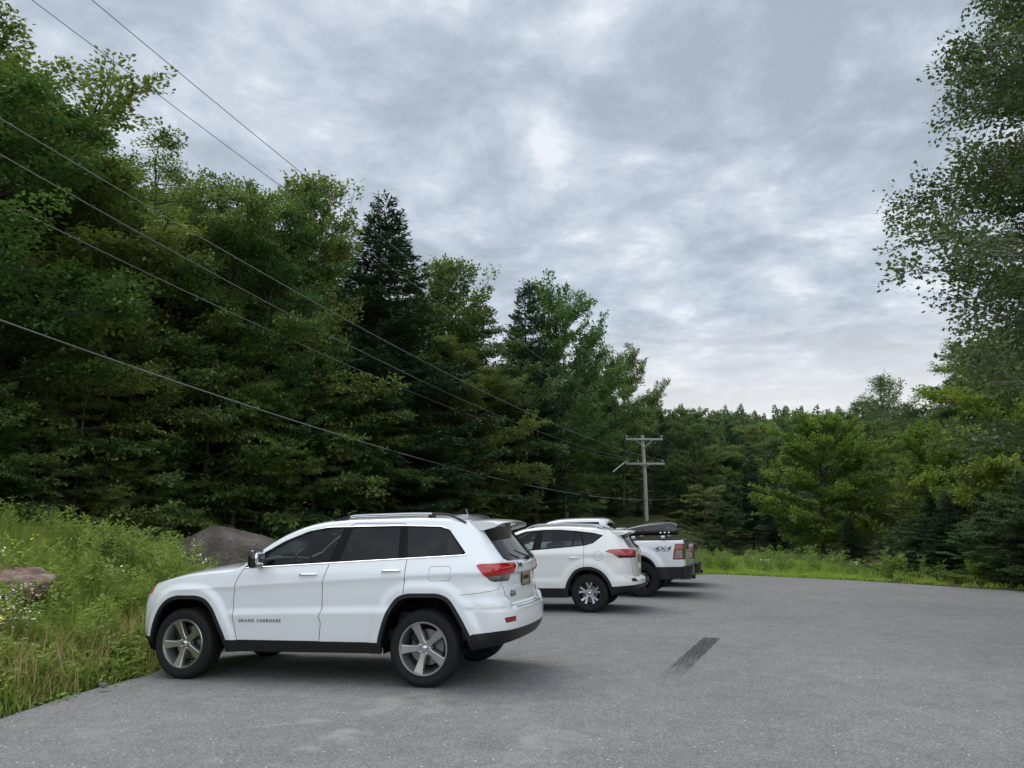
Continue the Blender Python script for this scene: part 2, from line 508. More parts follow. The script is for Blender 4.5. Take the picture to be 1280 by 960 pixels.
def make_wheel(parent, loc, R, w, rim_r, style, face, side=1, steer=0, spin=0.0, name='wheel'):
    """axis along y; outer face at +y when side=1"""
    key = (style, R)
    if key in WHEELS:
        root = copy_tree(WHEELS[key], parent); root.location = loc; root.rotation_euler = (0, 0, (0 if side > 0 else PI)+steer)
        return root
    root = tyre_mesh(R, w, rim_r).build(name, MATS['rubber'], parent, angle=30); WHEELS[key] = root
    root.name = name
    root.location = loc; root.rotation_euler = (0, 0, (0 if side > 0 else PI)+steer)
    h = w/2
    mb = MB()
    fo = face
    mb.lathe([(rim_r+.004, h*.80), (rim_r+.010, h*.90), (rim_r+.004, h*.96), (rim_r-.008, h*.95), (rim_r-.016, h*.84), (rim_r-.03, h*.3), (rim_r-.05, -h*.2), (rim_r-.03, -h*.8)], 64, 'y')
    mats = {'jeep': 'rim_grey', 'rav': 'rim_dark', 'ram': 'rim_dark', 'plain': 'rim_grey'}
    r = mb.build('rim', MATS[mats[style]], root, angle=40)
    # spokes
    sp = MB(); z0 = h*.82
    def spoke(th, outline, y_hub, y_rim, dep, rin, rout, bev=.012):
        # outline: list of (radius, halfwidth)
        ct, st = math.cos(th), math.sin(th)
        def P(rr, tt, y): return Vector((rr*ct-tt*st, y, rr*st+tt*ct))
        rows = []
        for rr, hw, off in outline:
            f = (rr-rin)/(rout-rin); yy = y_hub+(y_rim-y_hub)*f**1.3
            rows.append([sp.bm.verts.new(P(rr, off-hw-bev*.4, yy-dep)), sp.bm.verts.new(P(rr, off-hw, yy-bev*.5)), sp.bm.verts.new(P(rr, off-hw+bev*.7, yy)),
                         sp.bm.verts.new(P(rr, off+hw-bev*.7, yy)), sp.bm.verts.new(P(rr, off+hw, yy-bev*.5)), sp.bm.verts.new(P(rr, off+hw+bev*.4, yy-dep))])
        for A, B in zip(rows, rows[1:]):
            for k in range(5): sp.bm.faces.new((A[k], A[k+1], B[k+1], B[k]))
        sp.bm.faces.new(rows[0][::-1]); sp.bm.faces.new(rows[-1])
    yh, yr = h*.62, h*.88
    if style == 'jeep':
        for k in range(5):
            spoke(spin+2*PI*k/5, [(.055, .034, 0), (.10, .030, 0), (.16, .036, 0), (.21, .043, 0), (rim_r-.006, .051, 0)], yh, yr, .05, .055, rim_r)
    elif style == 'rav':
        for k in range(5):
            for sgn in (-1, 1):
                spoke(spin+2*PI*k/5+sgn*.20, [(.045, .017, -sgn*.010), (.10, .018, -sgn*.010), (.16, .020, 0), (rim_r-.004, .026, sgn*.010)], yh, yr, .035, .045, rim_r, .006)
    else:
        for k in range(6):
            spoke(spin+2*PI*k/6, [(.05, .02, 0), (.12, .018, 0), (rim_r-.006, .03, 0)], yh*.8, yr, .04, .05, rim_r, .006)
    sm = 'rim_grey' if style in ('jeep', 'plain') else 'rim_silver' if style == 'rav' else 'rim_dark'
    o = sp.build('spokes', MATS[sm], root, angle=25)
    mb = MB()
    mb.lathe([(.002, yh+.006), (.03, yh+.005), (.036, yh-.002), (.075, yh-.004), (.078, yh-.03), (.078, yh-.06)], 32, 'y')
    mb.build('hub', MATS[sm], root, angle=40)
    mb = MB(); mb.lathe([(.001, yh+.012), (.022, yh+.011), (.029, yh+.006), (.030, yh-.002)], 24, 'y')
    mb.build('hub_cap', MATS['chrome' if style != 'ram' else 'rim_dark'], root, angle=50)
    nut = None
    for k in range(5):
        a = spin+PI/5+2*PI*k/5
        if nut is None: nut = MB().lathe([(.001, yh+.012), (.009, yh+.01), (.011, yh-.01)], 8, 'y').build('lug_nut', MATS['chrome'], root, angle=50)
        else: nut = nut.copy(); COL.objects.link(nut)
        nut.location = (.057*math.cos(a), 0, .057*math.sin(a))
    mb = MB(); mb.lathe([(.07, -.01), (rim_r-.08, -.01), (rim_r-.08, -.035), (.07, -.035)], 48, 'y', closed=True)
    mb.build('brake_disc', MATS['disc'], root, angle=40)
    mb = MB(); a0 = .9
    mb.box((.15*math.cos(a0), .0, .15*math.sin(a0)), (.10, .07, .16), (0, -a0, 0), .015)
    mb.build('brake_caliper', MATS['black_trim'], root, angle=40)
    mb = MB(); mb.lathe([(.001, -.05), (rim_r-.055, -.06)], 32, 'y'); mb.build('back_plate', MATS['shadow_gap'], root)
    return root
def tube_obj(name, pts, r, mat, parent, n=6, flat=None):
    return MB().tube(pts, r, n, flat=flat).build(name, MATS[mat], parent)
def mir(pts): return [Vector((p[0], -p[1], p[2])) for p in pts]
def seat(parent, x, y, z, mat='seat_cloth'):
    mb = MB(); mb.box((x, y, z), (.5, .5, .16), None, .05, 3); s = mb.build('seat', MATS[mat], parent)
    mb = MB(); mb.box((x-.27, y, z+.38), (.14, .48, .66), (0, -.2, 0), .05, 3); mb.build('backrest', MATS[mat], s)
    mb = MB(); mb.box((x-.36, y, z+.80), (.09, .25, .17), (0, -.15, 0), .035, 3); mb.build('headrest', MATS[mat], s)
    return s
def car_root(name, x, y, z, yaw, pt):
    return empty(name, (x, y, z), (0, pt, PI-yaw))
V3 = Vector
def half_planes(*a): return [(V3(p), V3(n)) for p, n in a]
def liners(parent, arches, zs, R=.44, w0=.62, w1=.93):
    for xc in arches:
        for s_ in (1, -1):
            mb = MB(); n = 18; ra = []; rb = []
            for i in range(n+1):
                a = -.25+(PI+.5)*i/n
                ra.append(mb.bm.verts.new((xc+R*math.cos(a), s_*w0, zs+R*math.sin(a)))); rb.append(mb.bm.verts.new((xc+R*math.cos(a), s_*w1, zs+R*math.sin(a))))
            for i in range(n): mb.bm.faces.new((ra[i], ra[i+1], rb[i+1], rb[i]))
            c = mb.bm.verts.new((xc, s_*w0, zs))
            for i in range(n): mb.bm.faces.new((ra[i], ra[i+1], c))
            mb.build('wheel_well', MATS['shadow_gap'], parent, smooth=False)
def shrink(poly, d):
    cx = sum(p[0] for p in poly)/len(poly); cz = sum(p[1] for p in poly)/len(poly)
    out = []; poly = ccw(list(poly)); n = len(poly)
    for i in range(n):
        a, b, c = Vector(poly[i-1]), Vector(poly[i]), Vector(poly[(i+1) % n])
        e1 = (b-a).normalized(); e2 = (c-b).normalized()
        n1 = Vector((-e1.y, e1.x)); n2 = Vector((-e2.y, e2.x)); m = (n1+n2); m = m/max(m.dot(n1), .3)
        out.append(tuple(b+m*d))
    return out
def badge(parent, txt, size, pos, nrm, mat='chrome', name='badge', xdir=None, bold=.0, shear=0, depth=.002, space=1.0):
    me = text_mesh(txt, size, depth, shear, bold, space)
    n = Vector(nrm).normalized(); x = Vector(xdir) if xdir else Vector((0,0,1)).cross(n)
    x = (x - n*x.dot(n)).normalized(); y = n.cross(x)
    o = link(name, me, MATS[mat], parent)
    o.matrix_local = Matrix((( x.x, y.x, n.x, pos[0]), (x.y, y.y, n.y, pos[1]), (x.z, y.z, n.z, pos[2]), (0,0,0,1)))
    return o
def decal(parent, S, txt, size, x, z, mat, name='badge', s_=1, off=.0015, bold=0, shear=0, space=1.0, sx=1.0, sz=1.0, thick=.0025):
    me = text_mesh(txt, size, .001, shear, bold, space)
    for v in me.vertices:
        xx = x - v.co.x*sx*s_; zz = z + v.co.y*sz
        q, n = S.py(xx, zz); q = q + n*(off + (thick if v.co.z > 0 else 0)); v.co = (q.x, s_*q.y, q.z)
    return link(name, me, MATS[mat], parent)
def rbox_handle(parent, S, x, z, mat, chrome_len=.21, tilt=0, name='door_handle', s_=1):
    p, n = S.py(x, z)
    mb = MB()
    pts = []; rs = []
    for i in range(13):
        t = -1+2*i/12; pts.append((p.x+t*chrome_len/2, p.y+.018+.012*(1-t*t)**.5-(.02 if abs(t) > .97 else 0), p.z+tilt*t)); rs.append(.0135*(1-.25*t*t))
    if s_ < 0: pts = [(a, -b, c) for a, b, c in pts]
    mb.tube(pts, rs, 10)
    return mb.build(name, MATS[mat], parent, angle=60)

def seats_and_dash(parent, dash_x, sill_z=.62, rows=((1.35, .4), (.35, .4)), wheel=None, wy=.38):
    cab = MB(); cab.box((.85, 0, .46), (2.9, 1.5, .1)).build('cabin_floor', MATS['interior'], parent)
    for rx, zz in rows:
        for y in (.36, -.36): seat(parent, rx, y, sill_z)
    mb = MB(); mb.box((dash_x, 0, 1.03), (.5, 1.56, .2), (0, .12, 0), .07, 3); mb.box((dash_x-.1, wy, 1.10), (.3, .42, .14), (0, .2, 0), .06, 3)
    d = mb.build('dashboard', MATS['dash'], parent)
    if wheel:
        x, z = wheel; mb = MB()
        pts = []
        for i in range(29):
            a = 2*PI*i/28; pts.append((x+.19*math.sin(a)*math.sin(-.45), wy+.19*math.cos(a), z+.19*math.sin(a)*math.cos(.45)))
        mb.tube(pts, .016, 8, cap=False)
        mb.box((x+.015, wy, z-.01), (.05, .12, .12), (0, -.45, 0), .02); mb.box((x+.01, wy+.1, z-.01), (.02, .16, .035), (0, -.45, 0)); mb.box((x+.01, wy-.1, z-.01), (.02, .16, .035), (0, -.45, 0)); mb.box((x+.01, wy, z-.11), (.02, .035, .15), (0, -.45, 0))
        mb.box((x+.16, wy, z-.08), (.3, .06, .06), (0, .35, 0))
        mb.build('steering_wheel', MATS['black_trim'], parent)

def build_jeep(root):
    M = MATS
    arch_r = [(.52, .2), (.505, .40), (.45, .58), (.37, .76), (.28, .87), (.17, .907), (-.19, .907), (-.31, .86), (-.42, .69), (-.53, .48), (-.60, .2)]
    arch_f = [(2.32, .2), (2.345, .40), (2.44, .58), (2.54, .76), (2.63, .85), (2.75, .887), (3.05, .887), (3.18, .845), (3.29, .74), (3.36, .60), (3.41, .44), (3.44, .2)]
    arch_r = roundpoly(arch_r, .09, 3); arch_f = roundpoly(arch_f, .09, 3)
    def disp(X, Z):
        d = np.zeros_like(X)
        for a in (arch_r, arch_f):
            q = sdpoly(X, Z, a)
            fl = .032*(1-sstep(.05, .145, np.abs(q)))
            d = np.maximum(d, fl)
        # upper crease, fading into the flares
        zc = .975+(2.4-X)*.045
        act = sstep(-.7, -.2, X)*(1-sstep(2.9, 3.3, X))
        t = (Z-zc)
        d += act*np.where(t > 0, .016*np.exp(-t/.10), .016*np.exp(t/.035))
        # lower door ledge
        zc = .665+(2.4-X)*.02
        act = sstep(.18, .48, X+(.72-Z)*.5)*(1-sstep(2.26, 2.40, X))
        t = Z-zc
        d += act*np.where(t > 0, .026*(1-sstep(0, .085, t)), .026*np.exp(t/.22))
        # rear bumper shelf line
        act = 1-sstep(-.66, -.42, X)
        zc = .80+.0*X; t = Z-zc
        d += act*np.where(t > 0, .020*(1-sstep(0, .05, t)), .020*np.exp(t/.25))
        # rear quarter crease towards the lamp
        act = sstep(-.78, -.55, X)*(1-sstep(-.40, -.15, X)); t = Z-1.105
        d += act*.008*np.exp(-np.abs(t)/.05)
        return d
    S = Shell(xf=[(.2, 3.66), (.35, 3.76), (.55, 3.80), (.75, 3.795), (.88, 3.76), (.96, 3.71), (1.1, 3.6)],
              xr=[(.3, -.78), (.40, -.90), (.47, -.945), (.50, -.955), (.62, -.972), (.71, -.967), (.74, -.945), (.76, -.90), (.78, -.885), (.92, -.875), (.96, -.86), (1.06, -.865), (1.09, -.90), (1.15, -.91), (1.21, -.885), (1.25, -.85), (1.6, -.585), (1.66, -.545), (1.8, -.5)],
              XF=3.80, XR=-.97,
              plan_f=[(0, 0), (-.015, .25), (-.05, .5), (-.11, .7), (-.22, .865), (-.40, .955), (-.7, .99), (-1.1, 1)],
              plan_r=[(0, 0), (.008, .25), (.03, .5), (.065, .68), (.13, .82), (.25, .92), (.48, .975), (.85, 1.0)],
              wz=[(.2, .86), (.34, .905), (.40, .925), (.5, .935), (.66, .942), (.85, .945), (1.0, .938), (1.10, .930), (1.19, .900), (1.25, .872), (1.4, .80), (1.55, .725), (1.62, .69), (1.68, .66), (1.8, .62)],
              zb=[(3.83, .30), (3.6, .27), (3.3, .25), (2.4, .275), (.5, .29), (-.5, .33), (-.8, .36), (-.99, .40)],
              zT=[(3.83, .93), (3.6, .985), (3.3, 1.045), (3.0, 1.09), (2.6, 1.13), (2.35, 1.15), (2.24, 1.18), (2.13, 1.27), (1.99, 1.385), (1.76, 1.52), (1.49, 1.615), (1.23, 1.655), (.9, 1.672), (.3, 1.672), (-.2, 1.655), (-.6, 1.63), (-1, 1.60)],
              crown=[(3.83, .0), (3.4, .05), (2.8, .07), (2.4, .085), (2.1, .10), (1.6, .06), (1.2, .045), (-1, .035)], disp=disp, NT=240, NV=92,
              dispx=lambda X, Y, Z: -.062*sstep(.57, .66, Y)*sstep(.735, .765, Z)*(1-sstep(.79, .865, Z)))
    rear = half_planes(((-.42, 0, 0), (-1, 0, 0)))
    # regions
    S.side([(4, .10), (4, .43), (3.2, .42), (2.2, .405), (.4, .405), (-.40, .44), (-.55, .50), (-.80, .52), (-1.2, .52), (-1.2, .1)], 'cladding')
    for a, tn in ((arch_r, 'trim_r'), (arch_f, 'trim_f')):
        S.side(a, tn); S.side(shrink(a, .042), 'DEL')
    dlo = roundpoly([(2.20, 1.18), (1.99, 1.338), (1.76, 1.468), (1.49, 1.57), (1.23, 1.612), (.35, 1.608), (-.13, 1.588), (-.24, 1.545), (-.455, 1.298), (-.43, 1.283), (1.14, 1.222)], .03, 2)
    S.side(dlo, 'sashes')
    S.side(roundpoly([(2.03, 1.218), (1.90, 1.362), (1.68, 1.488), (1.41, 1.572), (1.2, 1.598), (1.05, 1.60), (1.14, 1.235)], .01, 1), 'glass_front', only=('sashes',))
    S.side(roundpoly([(.945, 1.60), (.355, 1.595), (.315, 1.270), (1.015, 1.243)], .015, 2), 'glass_rear', only=('sashes',))
    S.side(roundpoly([(.285, 1.593), (-.13, 1.573), (-.225, 1.535), (-.42, 1.302), (.225, 1.268)], .03, 3), 'glass_quarter', only=('sashes',))
    # doors (outline of each door skin below/around the glass)
    fd = [(2.20, 1.16), (2.27, 1.02), (2.285, .84), (2.27, .62), (2.225, .405), (1.20, .405), (1.175, .60), (1.20, .66), (1.165, .73), (1.17, 1.02), (1.12, 1.21), (1.5, 1.203)]
    rd = [(1.12, 1.21), (1.17, 1.02), (1.165, .73), (1.20, .66), (1.175, .60), (1.20, .405), (.45, .405), (.25, .80), (.20, .88), (.20, 1.0), (.20, 1.25)]
    S.side(fd, 'door_front', only=('body',)); S.side(rd, 'door_rear', only=('body',))
    # fuel flap
    ff = roundpoly([(-.075, 1.175), (-.31, 1.175), (-.31, 1.03), (-.075, 1.03)], .035, 4)
    S.side(ff, 'fuel', only=('body',))
    # tail lamps wrap round the corner
    lampP = half_planes(((0, .43, 1.14), (0, 1, -.25)))
    lside = [(-.575, 1.178), (-.60, 1.19), (-1.2, 1.195), (-1.2, .995), (-.735, 1.005), (-.70, 1.02)]
    S.side(lside, 'lamp_low', lampP+half_planes(((0, .455, 1.12), (0, 1, .55))), only=('body',))
    S.side([(-.5, 1.2), (-1.2, 1.2), (-1.2, 1.068), (-.5, 1.068)], 'lamp_red', only=('lamp_low',))
    # fog reflector
    S.side(roundpoly([(-.845, .648), (-.975, .655), (-.965, .605), (-.855, .595)], .01, 2), 'reflector', half_planes(((0, .6, 0), (0, 1, 0))))
    # tailgate
    tg = [(-.1, .755), (.56, .755), (.635, .86), (.66, 1.0), (.66, 1.20), (.60, 1.40), (.535, 1.61), (-.1, 1.61)]
    S.rear(tg, 'tailgate', rear, only=('body',))
    S.rear([(-.1, 1.225), (.56, 1.225), (.59, 1.24), (.50, 1.575), (-.1, 1.585)], 'back_glass', rear)
    S.cutp(half_planes(((0, .0, .955), (0, 0, 1)), ((0, 0, 1.075), (0, 0, -1)), ((0, .30, 0), (0, -1, 0)), ((-.5, 0, 0), (-1, 0, 0))), 'plate_bay', only=(S.pid,) if False else None)
    # windscreen
    S.top([(2.36, -.1), (2.30, .60), (2.16, .74), (1.52, .60), (1.44, .3), (1.40, -.1)], 'windscreen', half_planes(((0, 0, 1.17), (0, 0, 1))), only=('body',))
    # front lamp and grille
    S.side([(3.80, .84), (3.80, .97), (3.42, 1.02), (3.47, .90)], 'front_lamp', half_planes(((0, .42, 0), (0, 1, 0))))
    wm = [M['white_paint'], M['interior']]
    S.extract('body', wm, root, 'body', .014)
    for s_, in ((1,), (-1,)):
        fdo = S.extract('door_front', wm, root, 'front_door', .014, side=s_)
        rdo = S.extract('door_rear', wm, root, 'rear_door', .014, side=s_)
        g = S.extract('glass_front', [M['clear_glass']], fdo, 'window', 0, -.006, side=s_)
        g = S.extract('glass_rear', [M['tint_glass']], rdo, 'window', 0, -.006, side=s_)
        S.extract('glass_quarter', [M['tint_glass']], root, 'quarter_window', 0, -.004, side=s_)
        S.extract('sashes', [M['sash_black'], M['interior']], root, 'window_frame', .02, -.003, side=s_)
        for tn in ('trim_r', 'trim_f'): S.extract(tn, [M['black_trim'], M['black_trim']], root, 'wheel_arch_trim', .05, .006, side=s_)
        lr = S.extract('lamp_red', [M['red_lens'], M['shadow_gap']], root, 'tail_lamp', .02, .006, side=s_)
        S.extract('lamp_low', [M['clear_lens'], M['shadow_gap']], lr, 'reversing_lens', .02, .003, side=s_)
        S.extract('reflector', [M['dark_red_lens'], M['shadow_gap']], root, 'rear_reflector', .01, .002, side=s_)
        S.extract('front_lamp', [M['amber_lens'], M['shadow_gap']], root, 'head_lamp', .02, .002, side=s_)
        S.extract('fuel', wm, root, 'fuel_flap', .01, .001, side=s_) if s_ == 1 else S.extract('fuel', wm, root, 'side_panel', .01, 0, side=s_)
        f = (lambda pts: pts) if s_ == 1 else mir
        seam = S.line(fd[-1:]+fd[:1]+fd[1:6]+fd[5:11], 0)
        tube_obj('door_seam', f(S.line([(2.12, 1.235), (2.20, 1.16)]+fd[1:11], 0)), .0032, 'shadow_gap', fdo)
        tube_obj('door_seam', f(S.line([(.20, .905), (.20, 1.25), (.245, 1.45), (.285, 1.605), (.32, 1.635), (.9, 1.65), (.955, 1.63), (.985, 1.60)], 0)), .0032, 'shadow_gap', rdo)
        tube_obj('chrome_strip', f(S.line(dlo+[dlo[0]], 0, off=.002, step=.02)), .0055, 'chrome', root, flat=1)
        rbox_handle(fdo, S, 1.35, 1.105, 'chrome', .215, s_=s_, tilt=-.002); rbox_handle(rdo, S, .36, 1.135, 'chrome', .215, s_=s_, tilt=-.002)
        tube_obj('body_seam', f(S.line([(-.42, .885), (-.60, .90), (-.77, .925), (-.775, .99)], 0)), .0022, 'shadow_gap', root)
        # mirrors
        mm = MB(); mm.box((1.945, s_*1.05, 1.285), (.105, .24, .20), (0, 0, s_*.12), .045, 4)
        mo = mm.build('door_mirror', M['gloss_black'], root, angle=60)
        MB().box((1.92, s_*1.05, 1.29), (.085, .20, .14), (0, 0, s_*.12), .03, 3).build('mirror_glass', M['chrome'], mo, angle=60)
        MB().tube([(1.99, s_*.90, 1.20), (1.98, s_*1.0, 1.215)], [.035, .025], 8, flat=.5).build('mirror_arm', M['black_trim'], mo)
        # roof rails
        x0, x1 = 1.22, -.38
        rp = [(x0-(x0-x1)*t, s_*(.615-.01*math.sin(PI*t)), 0) for t in np.linspace(0, 1, 25)]
        pp = []
        for i, p in enumerate(rp):
            t = i/24; q = S.pz(p[0], abs(p[1]))[0]
            pp.append((p[0], p[1], q.z+.004+.036*min(1, math.sin(PI*t)*2.2)**.8))
        ro = tube_obj('roof_rail', pp[:5]+pp[4:5], .014, 'gloss_black', root, 8)
        MB().tube(pp[3:19], .0155, 8).build('rail_bar', M['chrome'], ro); MB().tube(pp[18:], .0145, 8).build('rail_end', M['gloss_black'], ro)
        for k in (2, 18): MB().box((pp[k][0], pp[k][1], pp[k][2]-.025), (.09, .022, .05), None, .01).build('rail_foot', M['gloss_black'], ro)
    S.cutp(half_planes(((2.9, 0, 0), (1, 0, 0))), 'clad_front', only=('cladding',)); S.extract('clad_front', [M['black_trim'], M['interior']], root, 'front_valance', .014, .001)
    S.cutp(half_planes(((0.0, 0, 0), (-1, 0, 0))), 'clad_rear', only=('cladding',)); S.extract('clad_rear', [M['black_trim'], M['interior']], root, 'rear_valance', .014, .001)
    for s_ in (1, -1): S.extract('cladding', [M['black_trim'], M['interior']], root, 'sill_cladding', .014, side=s_, off= .001)
    tgo = S.extract('tailgate', wm, root, 'tailgate', .014)
    S.extract('back_glass', [M['rear_glass']], tgo, 'back_window', 0, -.002)
    S.extract('plate_bay', wm, tgo, 'plate_recess', .01)
    S.extract('windscreen', [M['clear_glass']], root, 'windscreen', 0, -.004)
    # tailgate seam, glass surround, plate, wiper, badges, chrome
    for f in ((lambda p: p), mir):
        tube_obj('tailgate_seam', f(S.line([(.0, .752), (.56, .752), (.64, .86), (.665, .99), (.665, 1.22)], 0, 'x')), .003, 'shadow_gap', tgo)
        tube_obj('glass_surround', f(S.line([(0, 1.218), (.56, 1.218), (.60, 1.24), (.51, 1.585)], 0, 'x', .002)), .009, 'gloss_black', tgo)
    pts = [(-.905-.045*(1-(y/.62)**2)*1-.018, y, .785) for y in np.linspace(-.60, .60, 17)]
    q = [S.px(min(abs(y), .59), .715)[0] for y in np.linspace(-.55, .55, 17)]
    tube_obj('bumper_chrome', [(p.x+.006, y, .742) for p, y in zip(q, np.linspace(-.55, .55, 17))], .007, 'chrome', root, 6)
    q = S.px(0, 1.01)[0]
    pl = MB().box((q.x-.012, 0, 1.012), (.006, .305, .155), (0, -.04, 0), .002).build('number_plate', M['plate'], tgo)
    MB().box((q.x-.0155, 0, 1.012), (.003, .22, .045), (0, -.04, 0)).build('plate_band', M['black_trim'], pl)
    mbf = MB()
    for a, b, c, d in ((0, .08, .33, .012), (0, -.08, .33, .012)): mbf.box((q.x-.014, a, 1.012+b), (.008, c, d))
    for y in (-.16, .16): mbf.box((q.x-.014, y, 1.012), (.008, .012, .17))
    mbf.build('plate_frame', M['gloss_black'], pl)
    qb = S.px(.32, 1.165); badge(tgo, 'Jeep', .085, qb[0]+qb[1]*.002, qb[1], 'chrome', xdir=(0, -1, 0), bold=.003)
    qb = S.px(.47, .865); badge(tgo, '4X4', .085, qb[0]+qb[1]*.002, qb[1], 'chrome', xdir=(0, -1, 0), bold=.004)
    qb = S.px(-.45, .90); badge(tgo, 'LAREDO', .04, qb[0]+qb[1]*.002, qb[1], 'chrome', xdir=(0, -1, 0), bold=.002) if False else None
    for s_ in (1, -1): decal(root, S, 'GRAND CHEROKEE', .046, 1.93, .615, 'decal_grey', 'badge', s_, bold=.0012, space=1.35, sx=1.05)
    # wiper
    a = S.px(0, 1.215)[0]; b = S.px(.30, 1.30)[0]
    MB().box((a.x-.02, 0.0, 1.225), (.05, .07, .05), None, .015).tube([(a.x-.03, 0, 1.235), (b.x-.03, .30, 1.315)], [.011, .006], 8).build('rear_wiper', M['black_trim'], tgo)
    # spoiler
    mb = MB(); ny = 21; rows = []
    for i in range(ny):
        y = -.585+1.17*i/(ny-1); e = (abs(y)/.585)
        zc = S.pz(-.40, abs(y))[0].z+.004; xb = -.80+.06*e**3
        sec = [(-.36, zc-.004), (-.55, zc-.002), (-.68, zc-.012), (xb+.02, zc-.028), (xb, zc-.038), (xb+.012, zc-.050), (-.70, zc-.062), (-.56, zc-.095), (-.46, zc-.09)]
        rows.append([mb.bm.verts.new((x, y, z)) for x, z in sec])
    for A, B in zip(rows, rows[1:]):
        for k in range(len(A)): mb.bm.faces.new((A[k], A[(k+1) % len(A)], B[(k+1) % len(A)], B[k]))
    mb.bm.faces.new(rows[0]); mb.bm.faces.new(rows[-1][::-1])
    mb.build('spoiler', M['white_paint'], root, angle=40)
    # fin antenna
    mb = MB(); z0 = 1.735
    mb.poly([(.02, z0-.01), (-.03, z0+.012), (-.11, z0+.052), (-.165, z0+.058), (-.185, z0-.01)], .045, lambda u, v, w: (u, w-.022, v), 0)
    mb.build('fin_antenna', M['gloss_black'], root, angle=60)
    # underside and interior
    MB().box((1.52, 0, .37), (4.2, 1.25, .14), None, .03).build('underbody', M['shadow_gap'], root)
    liners(root, (0, 2.95), .40, .47, .60, .90)
    seats_and_dash(root, 2.12, wheel=(1.80, 1.20), rows=((1.25, .4), (.2, .4)))
    tube_obj('flap_seam', S.line(ff+[ff[0]], 0), .0022, 'shadow_gap', root)
    for ch in root.children: ch.location.z += .037
    for x in (0, 2.955):
        for s_ in (1, -1):
            make_wheel(root, (x, s_*.80, .387), .387, .265, .262, 'jeep', .13, s_, spin=PI/2+PI/5+.25 if x == 0 else PI/2+PI/5+.12)

